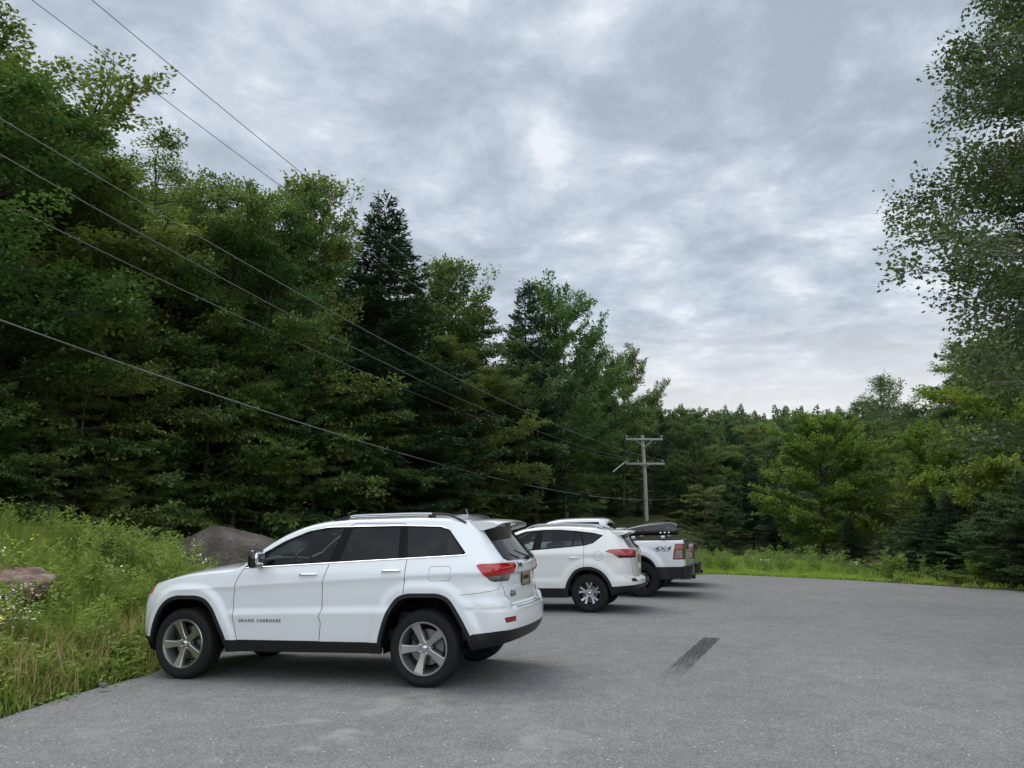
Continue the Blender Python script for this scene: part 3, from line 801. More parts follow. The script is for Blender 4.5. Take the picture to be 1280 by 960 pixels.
def build_compact(root, silver=False):
    M = MATS
    base_arch = roundpoly([(.49, .2), (.465, .48), (.40, .63), (.27, .80), (.10, .865), (-.08, .865), (-.26, .79), (-.38, .66), (-.465, .48), (-.49, .2)], .07, 2)
    arch_r = base_arch; arch_f = [(x+2.66, z) for x, z in base_arch]
    def disp(X, Z):
        d = np.zeros_like(X)
        for a in (arch_r, arch_f):
            q = np.abs(sdpoly(X, Z, a)); d = np.maximum(d, .026*(1-sstep(.05, .17, q)))
        zc = 1.10+.0*X; act = sstep(-.9, -.3, X)*(1-sstep(2.4, 3.0, X)); t = Z-zc
        d += act*.012*np.exp(-np.abs(t)/.06)
        zc = .56-.05*(X-.5)*0; act = sstep(.35, .6, X)*(1-sstep(2.0, 2.2, X)); t = Z-zc
        d += act*np.where(t > 0, .018*(1-sstep(0, .12, t)), .018)
        act = 1-sstep(-.62, -.38, X); t = Z-.645
        d += act*np.where(t > 0, .018*(1-sstep(0, .05, t)), .018*np.exp(t/.3))
        return d
    S = Shell(xf=[(.2, 3.40), (.35, 3.50), (.55, 3.57), (.75, 3.56), (.9, 3.50), (1.0, 3.42), (1.1, 3.3)],
              xr=[(.28, -.78), (.38, -.88), (.44, -.955), (.50, -.985), (.56, -.99), (.60, -.975), (.63, -.93), (.66, -.905), (.80, -.90), (1.0, -.895), (1.10, -.90), (1.16, -.885), (1.19, -.86), (1.47, -.665), (1.55, -.60), (1.7, -.5)],
              XF=3.57, XR=-.99,
              plan_f=[(0, 0), (-.02, .25), (-.07, .5), (-.15, .7), (-.28, .86), (-.48, .95), (-.8, .99), (-1.1, 1)],
              plan_r=[(0, 0), (.01, .25), (.035, .5), (.08, .68), (.16, .82), (.30, .915), (.55, .975), (.9, 1.0)],
              wz=[(.2, .84), (.34, .875), (.46, .895), (.56, .905), (.75, .910), (1.0, .905), (1.12, .895), (1.20, .865), (1.28, .83), (1.45, .735), (1.55, .67), (1.62, .62), (1.7, .58)],
              zb=[(3.57, .28), (3.3, .25), (2.2, .27), (.5, .28), (-.5, .33), (-.8, .38), (-.99, .43)],
              zT=[(3.57, .90), (3.3, .98), (3.0, 1.04), (2.6, 1.09), (2.3, 1.12), (2.15, 1.16), (1.95, 1.28), (1.75, 1.40), (1.5, 1.52), (1.25, 1.59), (1.0, 1.62), (.6, 1.625), (.2, 1.605), (-.2, 1.565), (-.6, 1.525), (-1, 1.49)],
              crown=[(3.6, 0), (3.2, .05), (2.4, .08), (2.1, .10), (1.6, .06), (1.2, .045), (-1, .035)], disp=disp, NT=120, NV=56)
    rear = half_planes(((-.36, 0, 0), (-1, 0, 0)))
    S.side([(4, .10), (4, .46), (2.2, .46), (.4, .46), (-.40, .48), (-.76, .50), (-1.2, .52), (-1.2, .1)], 'cladding')
    for a, tn in ((arch_r, 'trim_r'), (arch_f, 'trim_f')):
        S.side(a, tn); S.side(shrink(a, .06), 'DEL')
    dlo = roundpoly([(2.05, 1.125), (1.53, 1.478), (1.29, 1.56), (.92, 1.585), (.6, 1.582), (.25, 1.55), (-.10, 1.505), (-.30, 1.452), (-.10, 1.30), (.06, 1.262), (.33, 1.238), (.95, 1.195), (1.6, 1.15)], .02, 2)
    S.side(dlo, 'sashes')
    S.side([(1.85, 1.155), (1.52, 1.46), (1.29, 1.54), (1.06, 1.56), (1.13, 1.205)], 'glass_front', only=('sashes',))
    S.side([(.93, 1.565), (.6, 1.565), (.285, 1.53), (.32, 1.255), (.955, 1.212)], 'glass_rear', only=('sashes',))
    S.side([(.26, 1.53), (.175, 1.515), (.105, 1.28), (.295, 1.262)], 'glass_vent', only=('sashes',))
    S.side([(.14, 1.51), (-.10, 1.485), (-.265, 1.45), (-.085, 1.315), (.075, 1.28)], 'glass_quarter', only=('sashes',))
    fd = [(2.05, 1.125), (2.14, 1.0), (2.15, .8), (2.12, .465), (1.13, .465), (1.13, .87), (1.10, 1.17), (1.09, 1.19), (1.6, 1.14)]
    rd = [(1.09, 1.19), (1.10, 1.17), (1.13, .87), (1.13, .465), (.47, .465), (.20, .83), (.08, .86), (.075, 1.27), (.33, 1.24)]
    S.side(fd, 'door_front', only=('body',)); S.side(rd, 'door_rear', only=('body',))
    S.side([(-.345, 1.145), (-.42, 1.178), (-1.2, 1.185), (-1.2, 1.015), (-.60, 1.02), (-.48, 1.105)], 'lamp_red', half_planes(((0, .42, 0), (0, 1, 0))), only=('body',))
    S.side([(-.52, 1.10), (-.62, 1.135), (-.70, 1.03), (-.60, 1.015)], 'lamp_mid', only=('lamp_red',))
    S.side([(-.48, 1.045), (-.62, 1.05), (-1.2, 1.05), (-1.2, 1.0), (-.5, 1.0)], 'lamp_low', only=('lamp_red', 'lamp_mid'))
    S.side([(-.80, .625), (-.92, .64), (-.92, .57), (-.84, .565)], 'vent_hole', half_planes(((0, .6, 0), (0, 1, 0))), only=('body',))
    tg = [(-.1, .655), (.52, .655), (.60, .72), (.63, 1.0), (.62, 1.18), (.56, 1.36), (.50, 1.49), (-.1, 1.49)]
    S.rear(tg, 'tailgate', rear, only=('body',))
    S.rear([(-.1, 1.20), (.58, 1.20), (.49, 1.46), (-.1, 1.475)], 'back_glass', rear)
    S.cutp(half_planes(((0, 0, .87), (0, 0, 1)), ((0, 0, 1.06), (0, 0, -1)), ((0, .28, 0), (0, -1, 0)), ((-.5, 0, 0), (-1, 0, 0))), 'plate_bay')
    S.top([(2.25, -.1), (2.2, .55), (2.05, .70), (1.5, .60), (1.42, .3), (1.38, -.1)], 'windscreen', half_planes(((0, 0, 1.15), (0, 0, 1))), only=('body',))
    S.side([(3.7, .80), (3.7, .92), (3.1, .98), (3.2, .86)], 'front_lamp', half_planes(((0, .40, 0), (0, 1, 0))))
    wm = [M['silver_paint' if silver else 'pearl_paint'], M['interior']]
    S.extract('body', wm, root, 'body', .014)
    for s_ in (1, -1):
        f = (lambda pts: pts) if s_ == 1 else mir
        fdo = S.extract('door_front', wm, root, 'front_door', .014, side=s_); rdo = S.extract('door_rear', wm, root, 'rear_door', .014, side=s_)
        S.extract('glass_front', [M['clear_glass']], fdo, 'window', 0, -.006, side=s_); S.extract('glass_rear', [M['mid_glass']], rdo, 'window', 0, -.006, side=s_)
        S.extract('glass_vent', [M['mid_glass']], rdo, 'window', 0, -.006, side=s_); S.extract('glass_quarter', [M['tint_glass']], root, 'quarter_window', 0, -.005, side=s_)
        S.extract('sashes', [M['sash_black'], M['interior']], root, 'window_frame', .02, -.003, side=s_)
        for tn in ('trim_r', 'trim_f'): S.extract(tn, [M['black_trim'], M['black_trim']], root, 'wheel_arch_trim', .05, .006, side=s_)
        lr = S.extract('lamp_red', [M['pink_lens'], M['shadow_gap']], root, 'tail_lamp', .02, .012, side=s_)
        S.extract('lamp_mid', [M['dark_red_lens'], M['shadow_gap']], lr, 'lamp_lens', .02, .014, side=s_); S.extract('lamp_low', [M['gloss_black'], M['shadow_gap']], lr, 'lamp_bezel', .02, .010, side=s_)
        S.extract('vent_hole', [M['black_trim'], M['shadow_gap']], root, 'bumper_vent', .01, 0, side=s_)
        S.extract('front_lamp', [M['clear_lens'], M['shadow_gap']], root, 'head_lamp', .02, .002, side=s_)
        tube_obj('door_seam', f(S.line(fd[:7], 0)), .0032, 'shadow_gap', fdo); tube_obj('door_seam', f(S.line([(.08, .86), (.075, 1.27), (.155, 1.52)], 0)), .0032, 'shadow_gap', rdo)
        rbox_handle(fdo, S, 1.27, 1.015, wm[0].name, .2, s_=s_); rbox_handle(rdo, S, .265, 1.035, wm[0].name, .2, s_=s_)
        MB().box((1.80, s_*1.01, 1.20), (.14, .22, .15), (0, 0, s_*.15), .045, 3).build('door_mirror', wm[0], root, angle=60)
        c = [(-.205+.085*math.cos(a), 1.06+.085*math.sin(a)) for a in np.linspace(0, 2*PI, 21)]
        if s_ == 1: tube_obj('flap_seam', S.line(c, 0), .0022, 'shadow_gap', root)
        pp = []
        for t in np.linspace(0, 1, 21):
            x = 1.30-1.62*t; q = S.pz(x, .575)[0]; pp.append((x, s_*.575, q.z+.006+.04*min(1, math.sin(PI*t)*2.5)**.8))
        ro = MB().tube(pp, .017, 8).build('roof_rail', M['rim_silver'] if not silver else M['gloss_black'], root)
        for k in (1, 19): MB().box((pp[k][0]-.0, pp[k][1], pp[k][2]-.02), (.16, .026, .05), None, .012).build('rail_foot', M['gloss_black'], ro)
    S.cutp(half_planes(((2.9, 0, 0), (1, 0, 0))), 'clad_front', only=('cladding',)); S.extract('clad_front', [M['black_trim'], M['interior']], root, 'front_valance', .014, .001)
    S.cutp(half_planes(((0.0, 0, 0), (-1, 0, 0))), 'clad_rear', only=('cladding',)); S.extract('clad_rear', [M['black_trim'], M['interior']], root, 'rear_valance', .014, .001)
    for s_ in (1, -1): S.extract('cladding', [M['black_trim'], M['interior']], root, 'sill_cladding', .014, side=s_, off= .002)
    tgo = S.extract('tailgate', wm, root, 'tailgate', .014)
    S.extract('back_glass', [M['rear_glass']], tgo, 'back_window', 0, -.002); S.extract('plate_bay', wm, tgo, 'plate_recess', .01)
    S.extract('windscreen', [M['clear_glass']], root, 'windscreen', 0, -.004)
    for f in ((lambda p: p), mir): tube_obj('tailgate_seam', f(S.line([(.0, .652), (.52, .652), (.605, .72), (.635, 1.0), (.63, 1.18)], 0, 'x')), .003, 'shadow_gap', tgo)
    q = S.px(0, .97)[0]
    MB().box((q.x-.010, 0, .97), (.006, .305, .155), None, .002).build('number_plate', M['plate'], tgo)
    MB().box((q.x-.012, 0, 1.075), (.02, .5, .03), None, .006).build('plate_bar', M['chrome'], tgo)
    a = S.px(0, 1.19)[0]; MB().tube([(a.x-.025, 0, 1.20), (a.x+.0, .18, 1.255), (a.x+.0, .30, 1.26)], [.014, .009, .007], 8).build('rear_wiper', M['black_trim'], tgo)
    mb = MB(); rows = []; ny = 21
    for i in range(ny):
        y = -.60+1.2*i/(ny-1); e = abs(y)/.60; zc = S.pz(-.40, abs(y))[0].z+.004; xb = -.82+.10*e**3
        sec = [(-.36, zc-.004), (-.5, zc-.006), (-.65, zc-.018), (xb+.02, zc-.036), (xb, zc-.047), (xb+.012, zc-.06), (-.68, zc-.072), (-.58, zc-.09), (-.46, zc-.08)]
        rows.append([mb.bm.verts.new((x, y, z)) for x, z in sec])
    for A, B in zip(rows, rows[1:]):
        for k in range(len(A)): mb.bm.faces.new((A[k], A[(k+1) % len(A)], B[(k+1) % len(A)], B[k]))
    mb.bm.faces.new(rows[0]); mb.bm.faces.new(rows[-1][::-1]); mb.build('spoiler', wm[0], root, angle=40)
    MB().poly([(-.30, 1.60), (-.36, 1.625), (-.42, 1.66), (-.46, 1.66), (-.475, 1.59)], .04, lambda u, v, w: (u, w-.02, v)).build('fin_antenna', M['gloss_black'], root, angle=60)
    MB().box((1.38, 0, .37), (3.9, 1.15, .12), None, .03).build('underbody', M['shadow_gap'], root)
    liners(root, (0, 2.66), .38, .43, .56, .84); seats_and_dash(root, 2.05, sill_z=.62, rows=((1.15, .4), (.2, .4)), wheel=(1.70, 1.13))
    for y in (.36, -.36): pass
    for x in (0, 2.66):
        for s_ in (1, -1):
            make_wheel(root, (x, s_*.775, .362), .362, .228, .222, 'plain' if silver else 'rav', .1, s_, spin=PI/2)

def build_pickup(root, silver=False):
    M = MATS
    base = roundpoly([(.54, .3), (.51, .62), (.40, .86), (.22, .985), (-.12, .985), (-.30, .86), (-.40, .68), (-.47, .45), (-.49, .3)], .08, 2)
    arch_r = base; arch_f = [(x+3.66, z) for x, z in base]
    def disp(X, Z):
        d = np.zeros_like(X)
        for a in (arch_r, arch_f):
            q = np.abs(sdpoly(X, Z, a)); d = np.maximum(d, .03*(1-sstep(.06, .20, q)))
        return d
    S = Shell(xf=[(.4, 4.50), (.7, 4.60), (1.0, 4.60), (1.15, 4.52), (1.3, 4.4)],
              xr=[(.5, -1.04), (.7, -1.06), (1.0, -1.06), (1.25, -1.06), (1.30, -1.045), (2, -1.03)],
              XF=4.6, XR=-1.06,
              plan_f=[(0, 0), (-.02, .25), (-.06, .5), (-.13, .72), (-.25, .88), (-.45, .96), (-.8, .99), (-1.2, 1)],
              plan_r=[(0, 0), (.0, .3), (.0, .6), (.004, .85), (.02, .94), (.06, .975), (.16, .99), (.5, 1.0)],
              wz=[(.35, .96), (.6, .985), (.85, 1.0), (1.1, 1.0), (1.25, .985), (1.34, .955), (1.5, .88), (1.75, .77), (1.87, .70), (2.0, .65)],
              zb=[(4.6, .42), (3, .42), (-.5, .42), (-1.1, .46)],
              zT=[(4.6, 1.10), (4.2, 1.19), (3.6, 1.25), (3.2, 1.28), (3.05, 1.31), (2.8, 1.47), (2.5, 1.66), (2.2, 1.80), (1.9, 1.84), (1.4, 1.85), (1.0, 1.84), (.86, 1.80), (.73, 1.34), (.70, 1.315), (.5, 1.31), (-1.1, 1.30)],
              crown=[(4.6, 0), (4.2, .06), (3.2, .09), (2.8, .09), (2.2, .05), (.9, .04), (.7, .0), (-1.1, .0)], disp=disp, NT=230, NV=50, shoulder=.02)
    S.side([(5, .1), (5, .60), (3, .62), (.5, .62), (-.3, .705), (-1.3, .705), (-1.3, .1)], 'cladding')
    for a, tn in ((arch_r, 'trim_r'), (arch_f, 'trim_f')):
        S.side(a, tn); S.side(shrink(a, .045), 'DEL')
    S.side(roundpoly([(2.95, 1.33), (2.45, 1.66), (2.2, 1.76), (1.9, 1.79), (.98, 1.785), (.84, 1.40), (.86, 1.34), (1.9, 1.33)], .03, 2), 'sashes')
    S.side([(2.80, 1.37), (2.43, 1.63), (2.2, 1.73), (1.98, 1.755), (1.94, 1.365)], 'glass_front', only=('sashes',))
    S.side([(1.88, 1.76), (1.03, 1.755), (.91, 1.375), (1.86, 1.365)], 'glass_rear', only=('sashes',))
    S.side([(2.95, 1.32), (3.03, .9), (3.0, .625), (1.95, .625), (1.92, 1.32)], 'door_front', only=('body',)); S.side([(1.92, 1.32), (1.95, .625), (.80, .625), (.78, 1.32)], 'door_rear', only=('body',))
    S.side([(-.84, 1.235), (-1.2, 1.235), (-1.2, .87), (-.77, .87)], 'lamp_red', half_planes(((0, .85, 0), (0, 1, 0))), only=('body',))
    S.side([(-.865, 1.08), (-1.2, 1.08), (-1.2, .90), (-.805, .90)], 'lamp_low', half_planes(((-.815, 0, 0), (-1, 0, 0)),), only=('lamp_red',))
    S.rear([(-.1, .72), (.80, .72), (.80, 1.34), (-.1, 1.34)], 'tailgate', half_planes(((-1.02, 0, 0), (-1, 0, 0))), only=('body',))
    S.top([(.67, -.1), (.67, .90), (-1.0, .90), (-1.0, -.1)], 'cover', half_planes(((0, 0, 1.295), (0, 0, 1))), only=('body',))
    S.top([(3.1, -.1), (3.0, .70), (2.85, .78), (2.35, .66), (2.25, -.1)], 'windscreen', half_planes(((0, 0, 1.30), (0, 0, 1))), only=('body',))
    S.cutp(half_planes(((0, 0, 1.42), (0, 0, 1)), ((0, 0, 1.76), (0, 0, -1)), ((0, .55, 0), (0, -1, 0)), ((1.0, 0, 0), (-1, 0, 0))), 'back_glass')
    wm = [M['silver_paint' if silver else 'white_paint'], M['interior']]
    S.extract('body', wm, root, 'body', .014)
    for s_ in (1, -1):
        f = (lambda pts: pts) if s_ == 1 else mir
        fdo = S.extract('door_front', wm, root, 'front_door', .014, side=s_); rdo = S.extract('door_rear', wm, root, 'rear_door', .014, side=s_)
        S.extract('glass_front', [M['clear_glass']], fdo, 'window', 0, -.006, side=s_); S.extract('glass_rear', [M['tint_glass']], rdo, 'window', 0, -.006, side=s_)
        S.extract('sashes', [M['sash_black'], M['interior']], root, 'window_frame', .02, -.003, side=s_)
        for tn in ('trim_r', 'trim_f'): S.extract(tn, [M['black_trim'], M['black_trim']], root, 'wheel_arch_trim', .05, .012, side=s_)
        lr = S.extract('lamp_red', [M['dark_red_lens'], M['shadow_gap']], root, 'tail_lamp', .02, .004, side=s_); S.extract('lamp_low', [M['clear_lens'], M['shadow_gap']], lr, 'reversing_lens', .02, .006, side=s_)
        tube_obj('door_seam', f(S.line([(2.95, 1.32), (3.03, .9), (3.0, .625)], 0)), .004, 'shadow_gap', fdo); tube_obj('door_seam', f(S.line([(1.92, 1.32), (1.95, .625)], 0)), .004, 'shadow_gap', rdo)
        tube_obj('bed_seam', f(S.line([(.735, 1.34), (.75, .63)], 0)), .006, 'shadow_gap', root)
        rbox_handle(fdo, S, 2.12, 1.19, 'black_trim', .2, s_=s_); rbox_handle(rdo, S, 1.0, 1.19, 'black_trim', .2, s_=s_)
        MB().box((2.72, s_*1.13, 1.42), (.12, .22, .26), None, .05, 3).build('door_mirror', M['black_trim'], root, angle=60)
        if not silver: decal(root, S, '4X4', .13, -.54, 1.125, 'decal_grey', 'decal', s_, bold=.004, shear=.25, sx=1.75, thick=.0008)
        if not silver: decal(root, S, 'OFF ROAD', .036, -.54, 1.065, 'decal_grey', 'decal', s_, bold=.002, space=1.6, sx=1.2, thick=.0008)
        MB().box((-.16, s_*.89, 1.322), (1.62, .05, .022), None, .006).build('bed_rail', M['black_trim'], root)
    S.cutp(half_planes(((2.9, 0, 0), (1, 0, 0))), 'clad_front', only=('cladding',)); S.extract('clad_front', [M['black_trim'], M['interior']], root, 'front_valance', .014, .001)
    S.cutp(half_planes(((0.0, 0, 0), (-1, 0, 0))), 'clad_rear', only=('cladding',)); S.extract('clad_rear', [M['black_trim'], M['interior']], root, 'rear_valance', .014, .001)
    for s_ in (1, -1): S.extract('cladding', [M['black_trim'], M['interior']], root, 'sill_cladding', .014, side=s_, off= .004)
    tgo = S.extract('tailgate', wm, root, 'tailgate', .014); S.extract('windscreen', [M['clear_glass']], root, 'windscreen', 0, -.004)
    S.extract('back_glass', [M['rear_glass']], root, 'back_window', 0, -.002)
    S.extract('cover', [M['tonneau'], M['interior']], root, 'bed_cover', .02, .006)
    MB().box((-1.075, 0, 1.13), (.03, .35, .06), None, .01).build('tailgate_handle', M['black_trim'], tgo)
    MB().box((-1.06, 0, 1.30), (.05, 1.75, .03), None, .01).build('tailgate_cap', M['black_trim'], tgo)
    mb = MB(); prof = [(-1.165, .47), (-1.18, .60), (-1.165, .715), (-1.0, .72), (-.98, .46), (-1.05, .41)]; rows = []
    for i in range(25):
        y = -1.0+2.0*i/24; e = abs(y)/1.0; dx = .13*e**5
        rows.append([mb.bm.verts.new((x+dx if x < -1.01 else x, y, z)) for x, z in prof])
    for A, B in zip(rows, rows[1:]):
        for k in range(6): mb.bm.faces.new((A[k], A[(k+1) % 6], B[(k+1) % 6], B[k]))
    mb.bm.faces.new(rows[0]); mb.bm.faces.new(rows[-1][::-1]); mb.build('rear_bumper', M['black_trim'], root, angle=30)
    MB().box((-1.15, 0, .42), (.14, .09, .09), None, .01).box((-1.12, 0, .44), (.2, .5, .05)).build('tow_hitch', M['black_trim'], root)
    MB().box((-1.185, 0, .60), (.01, .32, .16)).build('number_plate', M['plate'], root)
    MB().box((1.7, 0, .55), (5.4, 1.2, .2), None, .03).build('underbody', M['shadow_gap'], root)
    MB().tube([(-.2, .5, .42), (-1.15, .55, .42)], .035, 10).build('exhaust_pipe', M['rim_grey'], root)
    liners(root, (0, 3.66), .44, .48, .62, .93); seats_and_dash(root, 2.85, sill_z=.85, rows=((2.1, .4), (1.25, .4)))
    for x in (-.03, 3.66):
        for s_ in (1, -1): make_wheel(root, (x, s_*.86, .42), .42, .285, .235, 'ram', .1, s_, spin=.3)

def build_cargo_box(root):
    """lies along x, tapered nose at +x; z=0 at the underside of its feet"""
    M = MATS
    secs = []
    for i in range(33):
        t = i/32; x = -.76+1.55*t
        hw = .40*min(1, (max(0, 1-((t-.42)/.60)**2*1.0)))**.35 if t > .42 else .40*(1-.10*((.42-t)/.42)**4)
        top = .37*(1-.62*max(0, (t-.25)/.75)**2.0)*(1-.22*max(0, (.12-t)/.12)**2); secs.append((x, hw, top))
    def shell(z0f, z1f, name, mat, parent, hwf=1.0):
        mb = MB(); rows = []
        for x, hw, top in secs:
            hw *= hwf; z0, z1 = z0f(top), z1f(top); row = []
            for k in range(21):
                a = PI*k/20; c = math.cos(a); s2 = math.sin(a)
                row.append(mb.bm.verts.new((x, hw*math.copysign(abs(c)**.42, c), z0+(z1-z0)*s2**.5)))
            rows.append(row)
        for A, B in zip(rows, rows[1:]):
            for k in range(20): mb.bm.faces.new((A[k], A[k+1], B[k+1], B[k]))
            mb.bm.faces.new((A[20], A[0], B[0], B[20]))
        mb.bm.faces.new(rows[0]); mb.bm.faces.new(rows[-1][::-1]); return mb.build(name, mat, parent, angle=35)
    shell(lambda t: .155, lambda t: t, 'lid', M['box_black'], root)
    # lower tray, upside-down bowl
    mb = MB(); rows = []
    for x, hw, top in secs:
        row = []
        for k in range(21):
            a = PI*k/20; c = math.cos(a); s2 = math.sin(a); row.append(mb.bm.verts.new((x*.985, hw*.97*math.copysign(abs(c)**.42, c), .150-.095*s2**.5*(1-.5*max(0, (x-.2)/.6)**2 if x > .2 else 1))))
        rows.append(row)
    for A, B in zip(rows, rows[1:]):
        for k in range(20): mb.bm.faces.new((A[k+1], A[k], B[k], B[k+1]))
        mb.bm.faces.new((A[0], A[20], B[20], B[0]))
    mb.bm.faces.new(rows[0]); mb.bm.faces.new(rows[-1][::-1]); mb.build('tray', M['black_trim'], root)
    for s_ in (1, -1):
        for k, x in enumerate((-.36, -.46, -.56)):
            MB().lathe([(.001, .012), (.020, .010), (.024, 0)], 14, 'y', c=(x, 0, 0)).build('latch', M['chrome'], root, loc=(0, s_*.395, .115), rot=(0, 0, 0 if s_ > 0 else 0))
        MB().box((-.56, s_*.392, .235), (.10, .006, .03), (-s_*.25, 0, 0)).build('logo_mark', M['rim_silver'], root)
    for x in (-.45, .25):
        mb = MB(); mb.tube([(x, -.86, .035), (x, .86, .035)], .017, 8, flat=.6)
        for s_ in (1, -1): mb.box((x, s_*.87, .015), (.10, .06, .075), None, .015)
        mb.build('cross_bar', M['rim_silver'], root)
    MB().box((-.775, 0, .19), (.012, .30, .05), None, .005).build('rear_trim', M['rim_silver'], root)
# ------------------------------------------------------------------ vegetation
RG = np.random.default_rng(11)
def leafmat(name, c0, c1, trans=.35, rough=.55, hue=.09):
    m, nt, out = nmat(name)
    at = N(nt, 'ShaderNodeAttribute', attribute_name='vari'); oi = N(nt, 'ShaderNodeObjectInfo')
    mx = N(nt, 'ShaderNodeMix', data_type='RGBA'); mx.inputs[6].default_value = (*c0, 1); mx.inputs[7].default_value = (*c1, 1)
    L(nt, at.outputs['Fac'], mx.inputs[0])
    hs = N(nt, 'ShaderNodeHueSaturation')
    mr = N(nt, 'ShaderNodeMapRange'); mr.inputs[3].default_value = .5-hue*.4; mr.inputs[4].default_value = .5+hue*.4; L(nt, oi.outputs['Random'], mr.inputs[0]); L(nt, mr.outputs[0], hs.inputs['Hue'])
    mv = N(nt, 'ShaderNodeMapRange'); mv.inputs[3].default_value = 1.2; mv.inputs[4].default_value = .8; L(nt, oi.outputs['Random'], mv.inputs[0]); L(nt, mv.outputs[0], hs.inputs['Value'])
    L(nt, mx.outputs[2], hs.inputs['Color'])
    df = N(nt, 'ShaderNodeBsdfPrincipled'); df.inputs['Roughness'].default_value = rough; df.inputs['Specular IOR Level'].default_value = .25; L(nt, hs.outputs[0], df.inputs['Base Color'])
    tl = N(nt, 'ShaderNodeBsdfTranslucent'); L(nt, hs.outputs[0], tl.inputs[0])
    sc = N(nt, 'ShaderNodeMix', data_type='RGBA', blend_type='MULTIPLY'); sc.inputs[0].default_value = 1; L(nt, hs.outputs[0], sc.inputs[6]); k = trans*2.2; sc.inputs[7].default_value = (k, k, k*.7, 1); L(nt, sc.outputs[2], tl.inputs[0])
    ms = N(nt, 'ShaderNodeAddShader')
    L(nt, df.outputs[0], ms.inputs[0]); L(nt, tl.outputs[0], ms.inputs[1]); L(nt, ms.outputs[0], out.inputs[0])
    return m
def unit(a): return a/np.maximum(np.linalg.norm(a, axis=-1, keepdims=True), 1e-9)
def leaves(P, D, size, flat, rng, aspect=.55, jitter=.5, drop=0):
    """P centre points, D growth directions, returns 4-vert leaf quads. flat: 1 = leaf planes near horizontal"""
    n = len(P)
    up = unit(np.stack([rng.normal(0, 1, n)*(1-flat), rng.normal(0, 1, n)*(1-flat), np.full(n, .35+flat)], 1)+rng.normal(0, .25, (n, 3)))
    d = unit(D + rng.normal(0, jitter, (n, 3)))
    d[:, 2] -= drop; d = unit(d)
    s = unit(np.cross(d, up)); nn = np.cross(s, d)
    L_ = size*rng.uniform(.7, 1.3, (n, 1)); W = L_*aspect
    a = P; b = P+d*L_*.5+s*W*.5-nn*L_*.06; c = P+d*L_-nn*L_*.12; e = P+d*L_*.5-s*W*.5-nn*L_*.06
    V = np.stack([a, b, c, e], 1).reshape(-1, 3)
    F = np.arange(4*n).reshape(n, 4)
    return V, F
def tubes(segs):
    """list of (pts, radii) -> V, F (5-sided)"""
    VV, FF = [], []; b = 0
    for pts, rad, k in segs:
        pts = np.asarray(pts, float); m = len(pts); rad = np.broadcast_to(rad, m)
        d = np.gradient(pts, axis=0); d = unit(d)
        ref = np.where(np.abs(d[:, 2:3]) > .9, [[1., 0, 0]], [[0, 0, 1.]])
        u = unit(np.cross(d, ref)); v = np.cross(d, u)
        ang = np.arange(k)*2*PI/k
        ring = pts[:, None]+rad[:, None, None]*(u[:, None]*np.cos(ang)[None, :, None]+v[:, None]*np.sin(ang)[None, :, None])
        VV.append(ring.reshape(-1, 3))
        i = np.arange(m-1)[:, None]*k; j = np.arange(k)[None]; j2 = (j+1) % k
        FF.append((np.stack([i+j, i+j2, i+k+j2, i+k+j], -1)+b).reshape(-1, 4)); b += m*k
    return np.concatenate(VV), np.concatenate(FF)
def curve(p, d, length, n, bend, rng, wob=.06):
    pts = [np.array(p, float)]; d = np.array(d, float); st = length/n
    for i in range(n):
        d = d+np.array([0, 0, bend])/n+rng.normal(0, wob, 3); d = d/np.linalg.norm(d)
        pts.append(pts[-1]+d*st)
    return np.array(pts)
